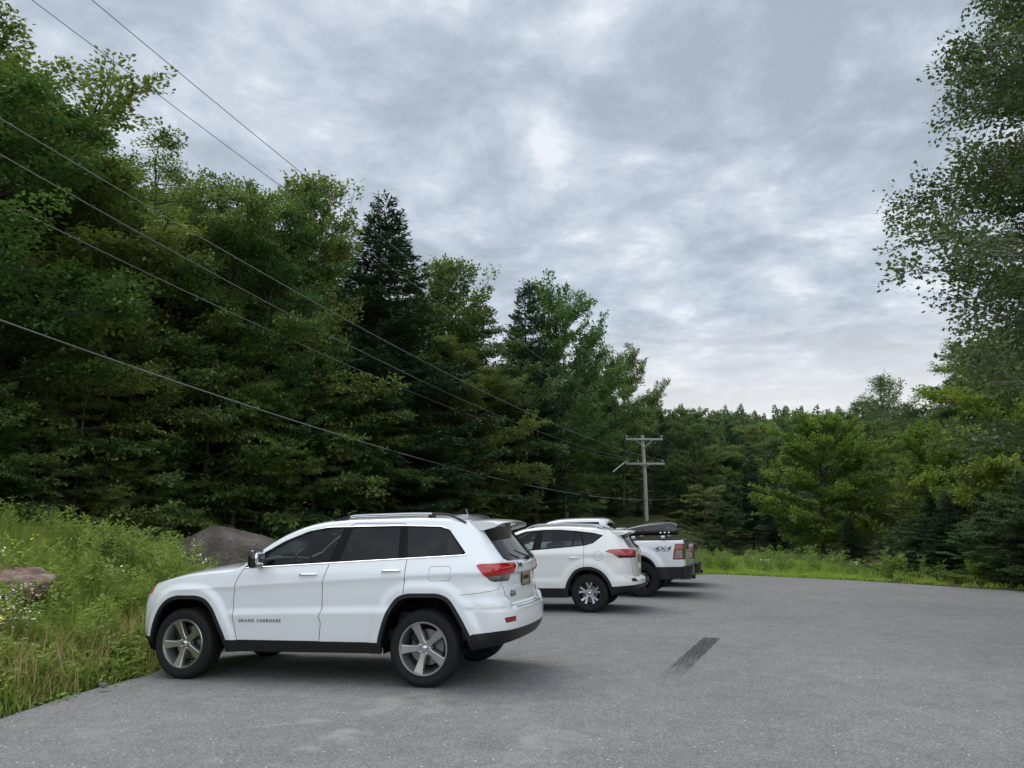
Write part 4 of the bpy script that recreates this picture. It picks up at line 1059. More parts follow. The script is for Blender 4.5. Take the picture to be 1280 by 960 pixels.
def broadleaf(seed, H=12, R=4, base=.12, nb=34, env='oval', leaf=.13, nleaf=36000, flat=.7, droop=-.15, rise=.5, spread=1.0, lean=0, open_=0, multi=1):
    rng = np.random.default_rng(seed)
    segs = []; LP = []; LD = []; LV = []
    stems = []
    for k in range(multi):
        ld = rng.normal(0, .02 if multi == 1 else .22, 2)+np.array([lean, 0])
        stems.append(curve((0, 0, -.3), (ld[0], ld[1], 1), (H*.97+.3)*(1 if k == 0 else rng.uniform(.7, .95)), 14, .1, rng, .014))
    for stem in stems:
        m = len(stem); r0 = H*.014/(multi**.5)
        segs.append((stem, np.linspace(r0, r0*.10, m)+np.r_[r0*.6, np.zeros(m-1)], 8))
    for b in range(nb):
        stem = stems[b % len(stems)]
        f = base+(1-base)*((b+rng.uniform(0, 1))/nb)**.85*.97
        q = f*(len(stem)-1); i = int(min(q, len(stem)-2)); p = stem[i]*(1-(q-i))+stem[i+1]*(q-i)
        if env == 'oval': er = math.sin(PI*min(1, max(.05, (f-base)/(1-base)*.86+.16)))**.75
        elif env == 'cone': er = (1-f)**.7*1.1+.12
        elif env == 'dome': er = (1-((f-base)/(1-base))**2.4)**.6*.98+.1
        else: er = 1-.55*f
        ln = R*er*rng.uniform(.72, 1.15)
        az = b*2.399+rng.normal(0, .4); el = rise*(.35+1.0*f)+rng.normal(0, .12)
        d = (math.cos(az)*math.cos(el), math.sin(az)*math.cos(el), math.sin(el))
        br = curve(p, d, ln, 9, droop, rng, .07); rb = max(.012, ln*.013)
        segs.append((br, np.linspace(rb, rb*.2, len(br)), 5))
        nsub = int(5+ln*3.2)
        for s_ in range(nsub):
            t = rng.uniform(.22, 1.0) if s_ else 1.0
            q = t*(len(br)-1); i = int(min(q, len(br)-2)); p2 = br[i]*(1-(q-i))+br[i+1]*(q-i); dd = unit(br[i+1]-br[i])
            side_ = unit(np.cross(dd, [0, 0, 1]))*rng.choice([-1, 1])
            d2 = unit(dd*rng.uniform(.5, 1.1)+side_*rng.uniform(.4, 1.0)+np.array([0, 0, rng.normal(.05, .22)]))
            l2 = (.35+.28*ln)*rng.uniform(.5, 1.1)*(1.15-t*.45)
            sb = curve(p2, d2, l2, 5, droop*.8, rng, .1)
            if s_ % 2 == 0 or open_: segs.append((sb, np.linspace(rb*.35, .004, len(sb)), 3))
            dens = 1-open_*rng.uniform(0, 1)
            LP.append(sb); LD.append(l2*dens); LV.append(rng.uniform(0, 1))
    w = np.array(LD); cnt = np.maximum(3, (nleaf*w/w.sum()).astype(int))
    PP, DD, VA = [], [], []
    for sb, c, va in zip(LP, cnt, LV):
        t = rng.uniform(.08, 1, c)*(len(sb)-1.001); i = t.astype(int); fr = (t-i)[:, None]
        p = sb[i]*(1-fr)+sb[i+1]*fr; dr = unit(sb[i+1]-sb[i])
        sd = unit(np.cross(dr, [0, 0, 1.]))*rng.choice([-1, 1], c)[:, None]
        off = rng.uniform(0, 1, (c, 1))**.8*(.10+.22*H/12*spread)
        p = p+sd*off+np.stack([rng.normal(0, .04, c), rng.normal(0, .04, c), rng.normal(0, .035+.07*(1-flat), c)-off[:, 0]*.12], 1)*H/12*1.2
        PP.append(p); DD.append(unit(sd*.8+dr*.7)); VA.append(np.clip(va*.6+rng.uniform(0, .4, c), 0, 1))
    P = np.concatenate(PP); D = np.concatenate(DD); va = np.concatenate(VA)
    V, F = leaves(P, D, leaf, flat, rng, .62)
    TV, TF = tubes(segs)
    return (V, F, np.repeat(va, 4)), (TV, TF)
def conifer(seed, H=12, R=2.6, n_whorl=34, nleaf=46000, needle=.14, base=.04, droop=.0, narrow=1.0, ragged=.15, dead=0):
    rng = np.random.default_rng(seed)
    stem = curve((0, 0, -.3), (0, 0, 1), H+.3, 16, .2, rng, .008); segs = [(stem, np.linspace(H*.013, .008, len(stem)), 8)]
    BR = []; W = []
    for k in range(n_whorl):
        f = base+(1-base)*(k/n_whorl)**.92
        z = f*H; ln0 = R*((1-f)**(.85*narrow)+.03)
        nbr = int(rng.integers(5, 8)) if f < .93 else 4
        for b in range(nbr):
            az = rng.uniform(0, 2*PI); ln = ln0*rng.uniform(1-ragged*2, 1+ragged)
            el = -.12+.75*f**2+rng.normal(0, .08)+droop
            br = curve((0, 0, z+rng.normal(0, .06)), (math.cos(az)*math.cos(el), math.sin(az)*math.cos(el), math.sin(el)), max(.15, ln), 7, .25, rng, .03)
            segs.append((br, np.linspace(max(.006, ln*.011), .004, len(br)), 4)); BR.append(br); W.append(ln**1.45)
    W = np.array(W); cnt = np.maximum(10, (nleaf*W/W.sum()).astype(int)); PP, DD, VA = [], [], []
    for br, c in zip(BR, cnt):
        Ln = np.linalg.norm(br[-1]-br[0]); tt = np.sort(rng.uniform(.12, 1, c)); 
        # side twigs: needle clumps arranged on flat side shoots
        ntw = max(4, int(Ln/.11)); tw = rng.integers(0, ntw, c); ts = (.12+.88*(tw+.5)/ntw); sgn = np.where(tw % 2 == 0, 1., -1.)
        u = rng.uniform(0, 1, c); q = ts*(len(br)-1.001); i = q.astype(int); fr = (q-i)[:, None]
        p = br[i]*(1-fr)+br[i+1]*fr; dr = unit(br[i+1]-br[i]); sd = unit(np.cross(dr, [0, 0, 1.]))*sgn[:, None]
        tl = (.10+.42*Ln*(1-ts)*.9+.06)[:, None]*1.0
        dirn = unit(sd*.85+dr*.75+np.array([0, 0, -.08]))
        p = p+dirn*tl*u[:, None]+rng.normal(0, .018, (c, 3))
        PP.append(p); DD.append(unit(dirn+rng.normal(0, .35, (c, 3))*np.array([1, 1, .7]))); VA.append(np.clip(rng.uniform(0, .5)+u*.5, 0, 1))
    P = np.concatenate(PP); D = np.concatenate(DD); va = np.concatenate(VA)
    V, F = leaves(P, D, needle, .55, rng, .30, .25)
    TV, TF = tubes(segs)
    return (V, F, np.repeat(va, 4)), (TV, TF)
PROTO = {}; LEAFPTS = {}
def proto(key, fn, lm, bark, **kw):
    (V, F, va), (TV, TF) = fn(**kw)
    kw['H'] = float(V[:, 2].max() if fn is conifer else np.percentile(V[:, 2], 99.97)); c = mesh_np(None or key+'_c', V, F, attr=va); me = c.data; bpy.data.objects.remove(c); me.materials.append(MATS[lm])
    t = mesh_np(key+'_t', TV, TF, smooth=True); mt = t.data; bpy.data.objects.remove(t); mt.materials.append(MATS[bark])
    PROTO[key] = (me, mt, kw.get('H', 12)); LEAFPTS[key] = V[::40]
def tree(key, name, x, y, H=None, rz=None, label=None, group=None, z=None, sx=1.0, cat='tree'):
    me, mt, h0 = PROTO[key]
    z = terrain(x, y) if z is None else z
    s = (H/h0) if H else 1
    e = empty(name, (x, y, z-.05), (0, 0, RG.uniform(0, 6.28) if rz is None else rz)); e.scale = (s*sx, s*sx, s)
    link('trunk', mt, None, e); link('crown', me, None, e)
    return tag(e, label, cat, group)
def replicate(V, F, pts, rz, sc, tilt=None, va=None):
    """merge many copies (numpy) of a small mesh"""
    n = len(pts); c, s = np.cos(rz), np.sin(rz)
    X = V[None, :, 0]*c[:, None]-V[None, :, 1]*s[:, None]; Y = V[None, :, 0]*s[:, None]+V[None, :, 1]*c[:, None]
    Z = np.broadcast_to(V[None, :, 2], X.shape)
    if sc.ndim == 1: sc = np.stack([sc, sc, sc], 1)
    out = np.stack([X*sc[:, :1], Y*sc[:, 1:2], Z*sc[:, 2:3]], -1)+pts[:, None, :]
    if tilt is not None: out[..., :2] += tilt[:, None, :]*(out[..., 2:3]-pts[:, None, 2:3])
    FF = F[None]+(np.arange(n)*len(V))[:, None, None]
    return out.reshape(-1, 3), FF.reshape(-1, F.shape[1])
# ------------------------------------------------------------------ camera model used only to place things where the photo shows them
CF, CH, CP = 930.0, 1.587, .19
def ray(px, py):
    a = (px-640)/CF; b = -(py-480)/CF
    return np.array([a, math.cos(CP)-b*math.sin(CP), math.sin(CP)+b*math.cos(CP)])
def at(px, py, Y):
    d = ray(px, py); return np.array([0, 0, CH])+d*Y/d[1]
YAW = .281
U = np.array([-math.cos(YAW), math.sin(YAW)])
P0 = np.array([-.658, 8.955])
LOT = [(-4.68, 7.2), (-4.50, 8.1), (-4.32, 9.3), (-4.15, 10.6), (-3.6, 12.6), (-2.75, 15.2), (-1.9, 18.2), (-.7, 21.6), (1.3, 24.8), (3.6, 26.2), (6.3, 26.3), (7.0, 26.9), (7.9, 26.3), (9.36, 25.0), (10.4, 23.9),
       (11.8, 21.9), (12.6, 20.5), (13.6, 19.3), (15.5, 18.6), (15.5, 17.2), (12.5, 16.6), (10.5, 15.7), (9.9, 14.8), (9.7, 12), (9.9, 8), (11, 2), (13, -6), (13, -34), (-22, -34), (-13, -8), (-8, 0), (-6.3, 3.2), (-5.3, 5.6)]
def densify(poly, step, jit, rng):
    out = []
    n = len(poly)
    for i in range(n):
        a, b = np.array(poly[i]), np.array(poly[(i+1) % n]); k = max(1, int(np.linalg.norm(b-a)/step))
        for j in range(k): out.append(a+(b-a)*j/k+rng.normal(0, jit, 2)*(1 if a[1] > -2 else 0))
    return [tuple(p) for p in out]
def lot_z(x, y):
    s = (np.asarray(x)-P0[0])*U[0]+(np.asarray(y)-P0[1])*U[1]
    return -.035-.024*np.clip(s, 0, 4.6)
def vnoise(x, y, f, seed=0):
    x = np.asarray(x)*f+seed*13.7; y = np.asarray(y)*f+seed*7.3
    return (np.sin(x*1.7+1.3*np.sin(y*1.1+seed))+np.sin(y*1.9+1.7*np.sin(x*.9+2+seed))+np.sin((x+y)*2.3+seed)*.5)/2.5
def terrain_np(x, y):
    x = np.asarray(x, float); y = np.asarray(y, float)
    sd = sdpoly(x, y, LOT); g = lot_z(x, y)
    left = 1-sstep(-1, 5, x-(y-20)*.35)
    A = left*(.78+.95*np.exp(-((x+8.8)**2+(y-11.6)**2)/8.0)-.25*sstep(14, 20, y)) + (1-left)*(.12*sstep(8, 12, x)*(1-sstep(18, 26, y)))
    rise = A*(1-np.exp(-np.clip(sd-.12, 0, None)/1.7))
    far = np.clip(sd, 0, None)
    rise = rise + left*.10*np.clip(far-7, 0, 60) + (1-left)*(.05*np.clip(far-25, 0, 300)*0)
    hill = 20*sstep(55, 240, y)+10*sstep(240, 420, y)+6*sstep(30, 120, x)
    hill = hill*(1-.12*sstep(0, 120, x)*sstep(100, 200, y))
    n = .07*vnoise(x, y, .9, 1)*sstep(.3, 2.5, sd)+.25*vnoise(x, y, .16, 2)*sstep(6, 18, sd)
    z = g+rise+hill+n
    return np.where(sd < .22, g-.03, z)
def terrain(x, y): return float(terrain_np(np.array([x]), np.array([y]))[0])

def build_ground():
    # terrain sheet
    def axis(lo, hi, c0, c1, fine):
        a = [c0]
        st = fine
        while a[-1] < c1: a.append(a[-1]+fine)
        up = [a[-1]]; st = fine
        while up[-1] < hi: st = min(st*1.12, 14); up.append(up[-1]+st)
        dn = [c0]; st = fine
        while dn[-1] > lo: st = min(st*1.12, 14); dn.append(dn[-1]-st)
        return np.array(dn[::-1][:-1]+a+up[1:])
    xs = axis(-420, 420, -13, 14, .22); ys = axis(-120, 520, 5, 31, .22)
    X, Y = np.meshgrid(xs, ys); Z = terrain_np(X, Y)
    V = np.stack([X, Y, Z], -1).reshape(-1, 3); nx, ny = len(xs), len(ys)
    i = np.arange(nx-1)[None]+np.arange(ny-1)[:, None]*nx
    F = np.stack([i, i+1, i+1+nx, i+nx], -1).reshape(-1, 4)
    tag(mesh_np('ground', V, F, MATS['soil'], smooth=True), kind='structure')
    # asphalt
    rng = np.random.default_rng(3)
    out = densify(LOT, .28, .03, rng)
    bm = bmesh.new(); vs = [bm.verts.new((x, y, 0)) for x, y in out]; f = bm.faces.new(vs)
    bmesh.ops.triangulate(bm, faces=bm.faces)
    for s_ in (0, 4.6):
        bmesh.ops.bisect_plane(bm, geom=bm.verts[:]+bm.edges[:]+bm.faces[:], plane_co=(P0[0]+U[0]*s_, P0[1]+U[1]*s_, 0), plane_no=(U[0], U[1], 0))
    for v in bm.verts: v.co.z = float(lot_z(v.co.x, v.co.y))
    bmesh.ops.recalc_face_normals(bm, faces=bm.faces)
    r = bmesh.ops.extrude_face_region(bm, geom=bm.faces[:]); 
    for v in [g for g in r['geom'] if isinstance(g, bmesh.types.BMVert)]: v.co.z -= .06
    bmesh.ops.recalc_face_normals(bm, faces=bm.faces)
    me = bpy.data.meshes.new('parking_lot'); bm.to_mesh(me); bm.free()
    tag(link('parking_lot', me, MATS['asphalt']), kind='structure')
    # skid mark
    bm = bmesh.new(); a = np.array([2.98, 11.6]); b = np.array([1.38, 7.8]); d = (a-b)/np.linalg.norm(a-b); s_ = np.array([d[1], -d[0]])
    n = 30; rows = []
    uvl = bm.loops.layers.uv.new('UVMap')
    for k in range(n+1):
        p = b+(a-b)*k/n; row = []
        for q in (-1, 1):
            c = p+s_*q*(.12+.008*math.sin(k*1.7)*(1 if k < n-1 else 0)); row.append(bm.verts.new((c[0], c[1], float(lot_z(*c))+.004)))
        rows.append(row)
    for k in range(n):
        f = bm.faces.new((rows[k][0], rows[k][1], rows[k+1][1], rows[k+1][0]))
        for lp, uv in zip(f.loops, ((0, k/n), (1, k/n), (1, (k+1)/n), (0, (k+1)/n))): lp[uvl].uv = uv
    me = bpy.data.meshes.new('tyre_mark'); bm.to_mesh(me); bm.free()
    tag(link('tyre_mark', me, MATS['skid']), kind='structure')

def ground_materials():
    m, nt, out = nmat('asphalt'); tc = N(nt, 'ShaderNodeTexCoord')
    b = N(nt, 'ShaderNodeBsdfPrincipled'); b.inputs['Roughness'].default_value = .88; b.inputs['Specular IOR Level'].default_value = .35
    def noise(sc, det=2, rough=.5, dist=0):
        n = N(nt, 'ShaderNodeTexNoise'); n.inputs['Scale'].default_value = sc; n.inputs['Detail'].default_value = det; n.inputs['Roughness'].default_value = rough; n.inputs['Distortion'].default_value = dist
        L(nt, tc.outputs['Object'], n.inputs['Vector']); return n
    def ramp(src, pts):
        r = N(nt, 'ShaderNodeValToRGB'); e = r.color_ramp.elements
        while len(e) < len(pts): e.new(.5)
        for k, (p, c) in enumerate(pts): e[k].position = p; e[k].color = (*c, 1)
        L(nt, src, r.inputs[0]); return r
    def mixc(mode, f, a, c):
        x = N(nt, 'ShaderNodeMix', data_type='RGBA', blend_type=mode)
        if isinstance(f, (int, float)): x.inputs[0].default_value = f
        else: L(nt, f, x.inputs[0])
        for k, s_ in ((6, a), (7, c)):
            if isinstance(s_, tuple): x.inputs[k].default_value = (*s_, 1)
            else: L(nt, s_, x.inputs[k])
        return x.outputs[2]
    vo = N(nt, 'ShaderNodeTexVoronoi'); vo.inputs['Scale'].default_value = 105; L(nt, tc.outputs['Object'], vo.inputs['Vector'])
    agg = ramp(vo.outputs['Color'], [(0, (.112, .111, .108)), (.5, (.203, .201, .196)), (1, (.35, .345, .335))])
    big = ramp(noise(.35, 5, .6).outputs['Fac'], [(.3, (.86, .86, .87)), (.7, (1.10, 1.10, 1.09))])
    mid = ramp(noise(3.2, 6, .7).outputs['Fac'], [(.3, (.84, .84, .85)), (.75, (1.14, 1.135, 1.12))])
    c = mixc('MULTIPLY', 1, agg.outputs[0], big.outputs[0]); c = mixc('MULTIPLY', 1, c, mid.outputs[0])
    # worn pale patches in the near left corner and along the edge
    pn = ramp(noise(1.3, 7, .65, .6).outputs['Fac'], [(.53, (0, 0, 0)), (.70, (1, 1, 1))])
    gr = N(nt, 'ShaderNodeVectorMath', operation='DISTANCE'); gr.inputs[1].default_value = (-1.3, 6.2, 0); L(nt, tc.outputs['Object'], gr.inputs[0])
    mr = N(nt, 'ShaderNodeMapRange'); mr.inputs[1].default_value = 3.4; mr.inputs[2].default_value = .6; L(nt, gr.outputs['Value'], mr.inputs[0])
    mm = N(nt, 'ShaderNodeMath', operation='MULTIPLY'); L(nt, pn.outputs[0], mm.inputs[0]); L(nt, mr.outputs[0], mm.inputs[1])
    m2 = N(nt, 'ShaderNodeMath', operation='MULTIPLY'); L(nt, mm.outputs[0], m2.inputs[0]); m2.inputs[1].default_value = .8
    c = mixc('MIX', m2.outputs[0], c, (.36, .35, .33))
    # pale stones
    v2 = N(nt, 'ShaderNodeTexVoronoi'); v2.inputs['Scale'].default_value = 16; L(nt, tc.outputs['Object'], v2.inputs['Vector'])
    st = N(nt, 'ShaderNodeMath', operation='LESS_THAN'); st.inputs[1].default_value = .13; L(nt, v2.outputs['Distance'], st.inputs[0])
    sepc = N(nt, 'ShaderNodeSeparateColor'); L(nt, v2.outputs['Color'], sepc.inputs[0]); gt = N(nt, 'ShaderNodeMath', operation='GREATER_THAN'); gt.inputs[1].default_value = .80; L(nt, sepc.outputs[0], gt.inputs[0])
    m3 = N(nt, 'ShaderNodeMath', operation='MULTIPLY'); L(nt, st.outputs[0], m3.inputs[0]); L(nt, gt.outputs[0], m3.inputs[1])
    c = mixc('MIX', m3.outputs[0], c, (.70, .69, .66))
    L(nt, c, b.inputs['Base Color'])
    bp = N(nt, 'ShaderNodeBump'); bp.inputs['Strength'].default_value = .6; bp.inputs['Distance'].default_value = .008; L(nt, vo.outputs['Distance'], bp.inputs['Height']); L(nt, bp.outputs[0], b.inputs['Normal'])
    L(nt, b.outputs[0], out.inputs[0])
    # skid mark
    m, nt, out = nmat('skid'); tc = N(nt, 'ShaderNodeTexCoord')
    df = N(nt, 'ShaderNodeBsdfDiffuse'); df.inputs[0].default_value = (.035, .035, .037, 1); tr = N(nt, 'ShaderNodeBsdfTransparent')
    mp = N(nt, 'ShaderNodeMapping'); mp.inputs['Scale'].default_value = (9, 5, 1); L(nt, tc.outputs['UV'], mp.inputs[0])
    n = N(nt, 'ShaderNodeTexNoise'); n.inputs['Scale'].default_value = 2.2; n.inputs['Detail'].default_value = 2; L(nt, mp.outputs[0], n.inputs['Vector'])
    n3 = N(nt, 'ShaderNodeTexNoise'); n3.inputs['Scale'].default_value = 60; L(nt, tc.outputs['Object'], n3.inputs['Vector'])
    sx = N(nt, 'ShaderNodeSeparateXYZ'); L(nt, tc.outputs['UV'], sx.inputs[0])
    f = N(nt, 'ShaderNodeMapRange'); f.inputs[1].default_value = 0; f.inputs[2].default_value = .62; f.inputs[3].default_value = -.24; f.inputs[4].default_value = .30; L(nt, sx.outputs[1], f.inputs[0])
    a = N(nt, 'ShaderNodeMath', operation='ADD'); L(nt, n.outputs['Fac'], a.inputs[0]); L(nt, f.outputs[0], a.inputs[1])
    a2 = N(nt, 'ShaderNodeMath', operation='MULTIPLY_ADD'); L(nt, n3.outputs['Fac'], a2.inputs[0]); a2.inputs[1].default_value = .7; L(nt, a.outputs[0], a2.inputs[2])
    r = N(nt, 'ShaderNodeMapRange'); r.inputs[1].default_value = .80; r.inputs[2].default_value = 1.25; r.inputs[4].default_value = .55; L(nt, a2.outputs[0], r.inputs[0])
    mx = N(nt, 'ShaderNodeMixShader'); L(nt, r.outputs[0], mx.inputs[0]); L(nt, tr.outputs[0], mx.inputs[1]); L(nt, df.outputs[0], mx.inputs[2]); L(nt, mx.outputs[0], out.inputs[0])
    # soil / turf
    m, nt, out = nmat('soil'); tc = N(nt, 'ShaderNodeTexCoord'); b = N(nt, 'ShaderNodeBsdfPrincipled'); b.inputs['Roughness'].default_value = .95; b.inputs['Specular IOR Level'].default_value = .1
    n = N(nt, 'ShaderNodeTexNoise'); n.inputs['Scale'].default_value = 1.4; n.inputs['Detail'].default_value = 8; L(nt, tc.outputs['Object'], n.inputs['Vector'])
    r = N(nt, 'ShaderNodeValToRGB'); e = r.color_ramp.elements; e.new(.5); e[0].position = .3; e[0].color = (.03, .045, .012, 1); e[1].position = .5; e[1].color = (.05, .06, .02, 1); e[2].position = .72; e[2].color = (.10, .075, .045, 1)
    L(nt, n.outputs['Fac'], r.inputs[0]); L(nt, r.outputs[0], b.inputs['Base Color']); L(nt, b.outputs[0], out.inputs[0])
    # rocks
    for nm, cols, sc in (('boulder_rock', [(.085, .068, .056), (.155, .130, .112), (.24, .215, .195)], 1.6), ('pink_granite', [(.12, .10, .09), (.36, .22, .18), (.55, .48, .43)], 5.0), ('grey_stone', [(.10, .10, .095), (.19, .185, .175), (.30, .29, .28)], 3)):
        m, nt, out = nmat(nm); tc = N(nt, 'ShaderNodeTexCoord'); b = N(nt, 'ShaderNodeBsdfPrincipled'); b.inputs['Roughness'].default_value = .9; b.inputs['Specular IOR Level'].default_value = .2
        n = N(nt, 'ShaderNodeTexNoise'); n.inputs['Scale'].default_value = sc; n.inputs['Detail'].default_value = 10; n.inputs['Roughness'].default_value = .68; L(nt, tc.outputs['Object'], n.inputs['Vector'])
        r = N(nt, 'ShaderNodeValToRGB'); e = r.color_ramp.elements; e.new(.5)
        for k, (p, c) in enumerate(zip((.34, .52, .68), cols)): e[k].position = p; e[k].color = (*c, 1)
        L(nt, n.outputs['Fac'], r.inputs[0]); L(nt, r.outputs[0], b.inputs['Base Color'])
        n2 = N(nt, 'ShaderNodeTexNoise'); n2.inputs['Scale'].default_value = 14; n2.inputs['Detail'].default_value = 8; L(nt, tc.outputs['Object'], n2.inputs['Vector'])
        vv = N(nt, 'ShaderNodeTexVoronoi', feature='DISTANCE_TO_EDGE'); vv.inputs['Scale'].default_value = 1.7; L(nt, n.outputs['Color'], vv.inputs['Vector']); ad = N(nt, 'ShaderNodeMath', operation='MULTIPLY_ADD'); L(nt, vv.outputs['Distance'], ad.inputs[0]); ad.inputs[1].default_value = 1.5; L(nt, n2.outputs['Fac'], ad.inputs[2])
        bp = N(nt, 'ShaderNodeBump'); bp.inputs['Strength'].default_value = 1; bp.inputs['Distance'].default_value = .07; L(nt, ad.outputs[0], bp.inputs['Height']); L(nt, bp.outputs[0], b.inputs['Normal']); L(nt, b.outputs[0], out.inputs[0])
    pbr('bark', (.085, .075, .062), .9, spec=.1, noise=.5, nscale=8, bump=.6, bscale=25)
    pbr('bark_pale', (.20, .19, .165), .9, spec=.1, noise=.5, nscale=8, bump=.5, bscale=25)
    pbr('old_wood', (.40, .385, .35), .9, spec=.1, noise=.35, nscale=6, bump=.5, bscale=30)
    pbr('wire', (.25, .25, .245), .5, .6); pbr('insulator', (.35, .34, .32), .3)
    pbr('gravel', (.24, .235, .225), .9, noise=.5, nscale=5); pbr('pebble', (.42, .41, .38), .85, noise=.4, nscale=3)
    leafmat('leaf_maple', (.044, .080, .026), (.112, .165, .040)); leafmat('leaf_beech', (.048, .086, .030), (.120, .172, .050))
    leafmat('leaf_yellow', (.078, .122, .020), (.185, .225, .032)); leafmat('leaf_dark', (.026, .050, .022), (.062, .098, .036))
    leafmat('needles', (.020, .044, .020), (.054, .095, .040), .15); leafmat('leaf_aspen', (.030, .050, .018), (.085, .125, .042), .3, .5)
    leafmat('leaf_far', (.034, .062, .024), (.075, .115, .036)); leafmat('leaf_ash', (.045, .080, .020), (.115, .155, .042))
    leafmat('grass_blade', (.085, .118, .020), (.20, .25, .05), .45, .6, .03); leafmat('weed_leaf', (.065, .105, .022), (.18, .235, .055), .45, .55, .03)
    leafmat('dry_grass', (.18, .14, .06), (.40, .32, .15), .3, .7, .03); leafmat('far_grass', (.10, .165, .022), (.20, .275, .050), .45, .6, .03)
    leafmat('petal_white', (.65, .63, .60), (.80, .78, .78), .2, .6, 0); leafmat('petal_pink', (.42, .36, .36), (.62, .55, .55), .2, .6, 0); leafmat('petal_yellow', (.55, .50, .03), (.75, .70, .06), .2, .6, 0)

def rock(name, c, size, mat, seed, label, group=None, rz=0, sub=5, amp=.16):
    rng = np.random.default_rng(seed); bm = bmesh.new(); bmesh.ops.create_icosphere(bm, subdivisions=sub, radius=1)
    ph = rng.uniform(0, 6.28, (9, 3)); dr = unit(rng.normal(0, 1, (9, 3))); cuts = unit(rng.normal(0, 1, (7, 3))); cd = rng.uniform(.62, .9, 7)
    for v in bm.verts:
        p = np.array(v.co); 
        for a, d in zip(cuts, cd):
            t = p@a
            if t > d: p = p-a*(t-d)*.85
        h = sum(math.sin(3.0*(k*.45+1)*(p@dr[k])+ph[k, 0])/(1+k*.6) for k in range(9))
        p = p*(1+amp*.35*h); v.co = Vector((p[0]*size[0], p[1]*size[1], p[2]*size[2]))
    me = bpy.data.meshes.new(name); bm.to_mesh(me); bm.free(); me.polygons.foreach_set('use_smooth', np.ones(len(me.polygons), bool))
    o = link(name, me, MATS[mat], None, c, (0, 0, rz)); return tag(o, label, 'rock' if name != 'boulder' else 'boulder', group)

# ---- small plants
def blades(rng, n, h, spread, w=.012, lean=.5, seg=3):
    VV, FF, A = [], [], []; b = 0
    for i in range(n):
        a = rng.uniform(0, 2*PI); r = spread*rng.uniform(0, 1)**.5; p = np.array([r*math.cos(a), r*math.sin(a), -.03])
        d = np.array([math.cos(a2 := rng.uniform(0, 2*PI)), math.sin(a2), 0]); H = h*rng.uniform(.5, 1.1); le = lean*rng.uniform(.1, 1); s_ = np.array([-d[1], d[0], 0])*w*rng.uniform(.6, 1.3)
        va = rng.uniform(0, 1)
        for k in range(seg+1):
            t = k/seg; c = p+np.array([0, 0, H*t*(1-.25*le*t)])+d*H*le*t*t; ww = (1-t)**.6
            VV += [c-s_*ww, c+s_*ww]; A += [va*.7+.3*t]*2
        for k in range(seg): q = b+2*k; FF.append((q, q+1, q+3, q+2))
        b += 2*(seg+1)
    return np.array(VV), np.array(FF), np.array(A)
def weed(rng, n=5, h=.8, leaf=.07, spread=.12, dens=26, flower=0):
    PP, DD, AA = [], [], []; BV, BF, BA = blades(rng, n, h, spread, .006, .25, 4)
    for i in range(n):
        a = rng.uniform(0, 2*PI); r = spread*rng.uniform(0, 1)**.5; H = h*rng.uniform(.7, 1.05); le = rng.uniform(.02, .2); da = rng.uniform(0, 2*PI)
        t = rng.uniform(.08, 1, dens); P = np.stack([r*math.cos(a)+math.cos(da)*H*le*t**2, r*math.sin(a)+math.sin(da)*H*le*t**2, H*t], 1)
        th = rng.uniform(0, 2*PI, dens); D = np.stack([np.cos(th), np.sin(th), rng.uniform(.1, 1.1, dens)], 1)
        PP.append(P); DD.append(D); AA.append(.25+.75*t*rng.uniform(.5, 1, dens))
    P = np.concatenate(PP); V, F = leaves(P, np.concatenate(DD), leaf, .35, rng, .26, .2)
    return np.concatenate([BV, V]), np.concatenate([BF, F+len(BV)]), np.concatenate([BA, np.repeat(np.concatenate(AA), 4)])
def lowplant(rng, n=40, r=.22, leaf=.07, h=.22):
    a = rng.uniform(0, 2*PI, n); q = r*rng.uniform(0, 1, n)**.6; P = np.stack([q*np.cos(a), q*np.sin(a), h*rng.uniform(.1, 1, n)*(1-.5*q/r)], 1)
    D = np.stack([np.cos(a), np.sin(a), np.full(n, .3)], 1); V, F = leaves(P, D, leaf, .7, rng, .6, .5)
    return V, F, np.repeat(rng.uniform(0, 1, n), 4)
def flowers(rng, n, r, h, size):
    VV, FF, A = [], [], []; b = 0
    for i in range(n):
        a = rng.uniform(0, 2*PI); q = r*rng.uniform(0, 1)**.5; c = np.array([q*math.cos(a), q*math.sin(a), h*rng.uniform(.75, 1.05)]); s_ = size*rng.uniform(.7, 1.2); t = rng.normal(0, .35, 2)
        for k in range(6):
            th = k*PI/3; x, y = s_*math.cos(th), s_*math.sin(th); VV.append(c+np.array([x, y, x*t[0]+y*t[1]])); A.append(rng.uniform(0, 1))
        FF += [(b, b+1, b+2, b+3), (b, b+3, b+4, b+5)]; b += 6
    return np.array(VV), np.array(FF), np.array(A)
def scatter(name, mat, protos, pts, smin, smax, label, cat, rng, kind='stuff', sz=None):
    Vs, Fs, As = [], [], []; b = 0
    which = rng.integers(0, len(protos), len(pts))
    for k, (V, F, A) in enumerate(protos):
        p = pts[which == k]
        if not len(p): continue
        sc = rng.uniform(smin, smax, len(p)); sc3 = np.stack([sc**.5, sc**.5, sc], 1)
        if sz is not None: sc3[:, 2] *= sz(p[:, 0], p[:, 1])
        v, f = replicate(V, F, p, rng.uniform(0, 2*PI, len(p)), sc3, rng.normal(0, .10, (len(p), 2)))
        Vs.append(v); Fs.append(f+b); b += len(v); As.append(np.clip(np.tile(A, len(p))*.7+np.repeat(rng.uniform(0, .3, len(p)), len(A)), 0, 1))
    o = mesh_np(name, np.concatenate(Vs), np.concatenate(Fs), MATS[mat], attr=np.concatenate(As))
    return tag(o, label, cat, kind=kind)
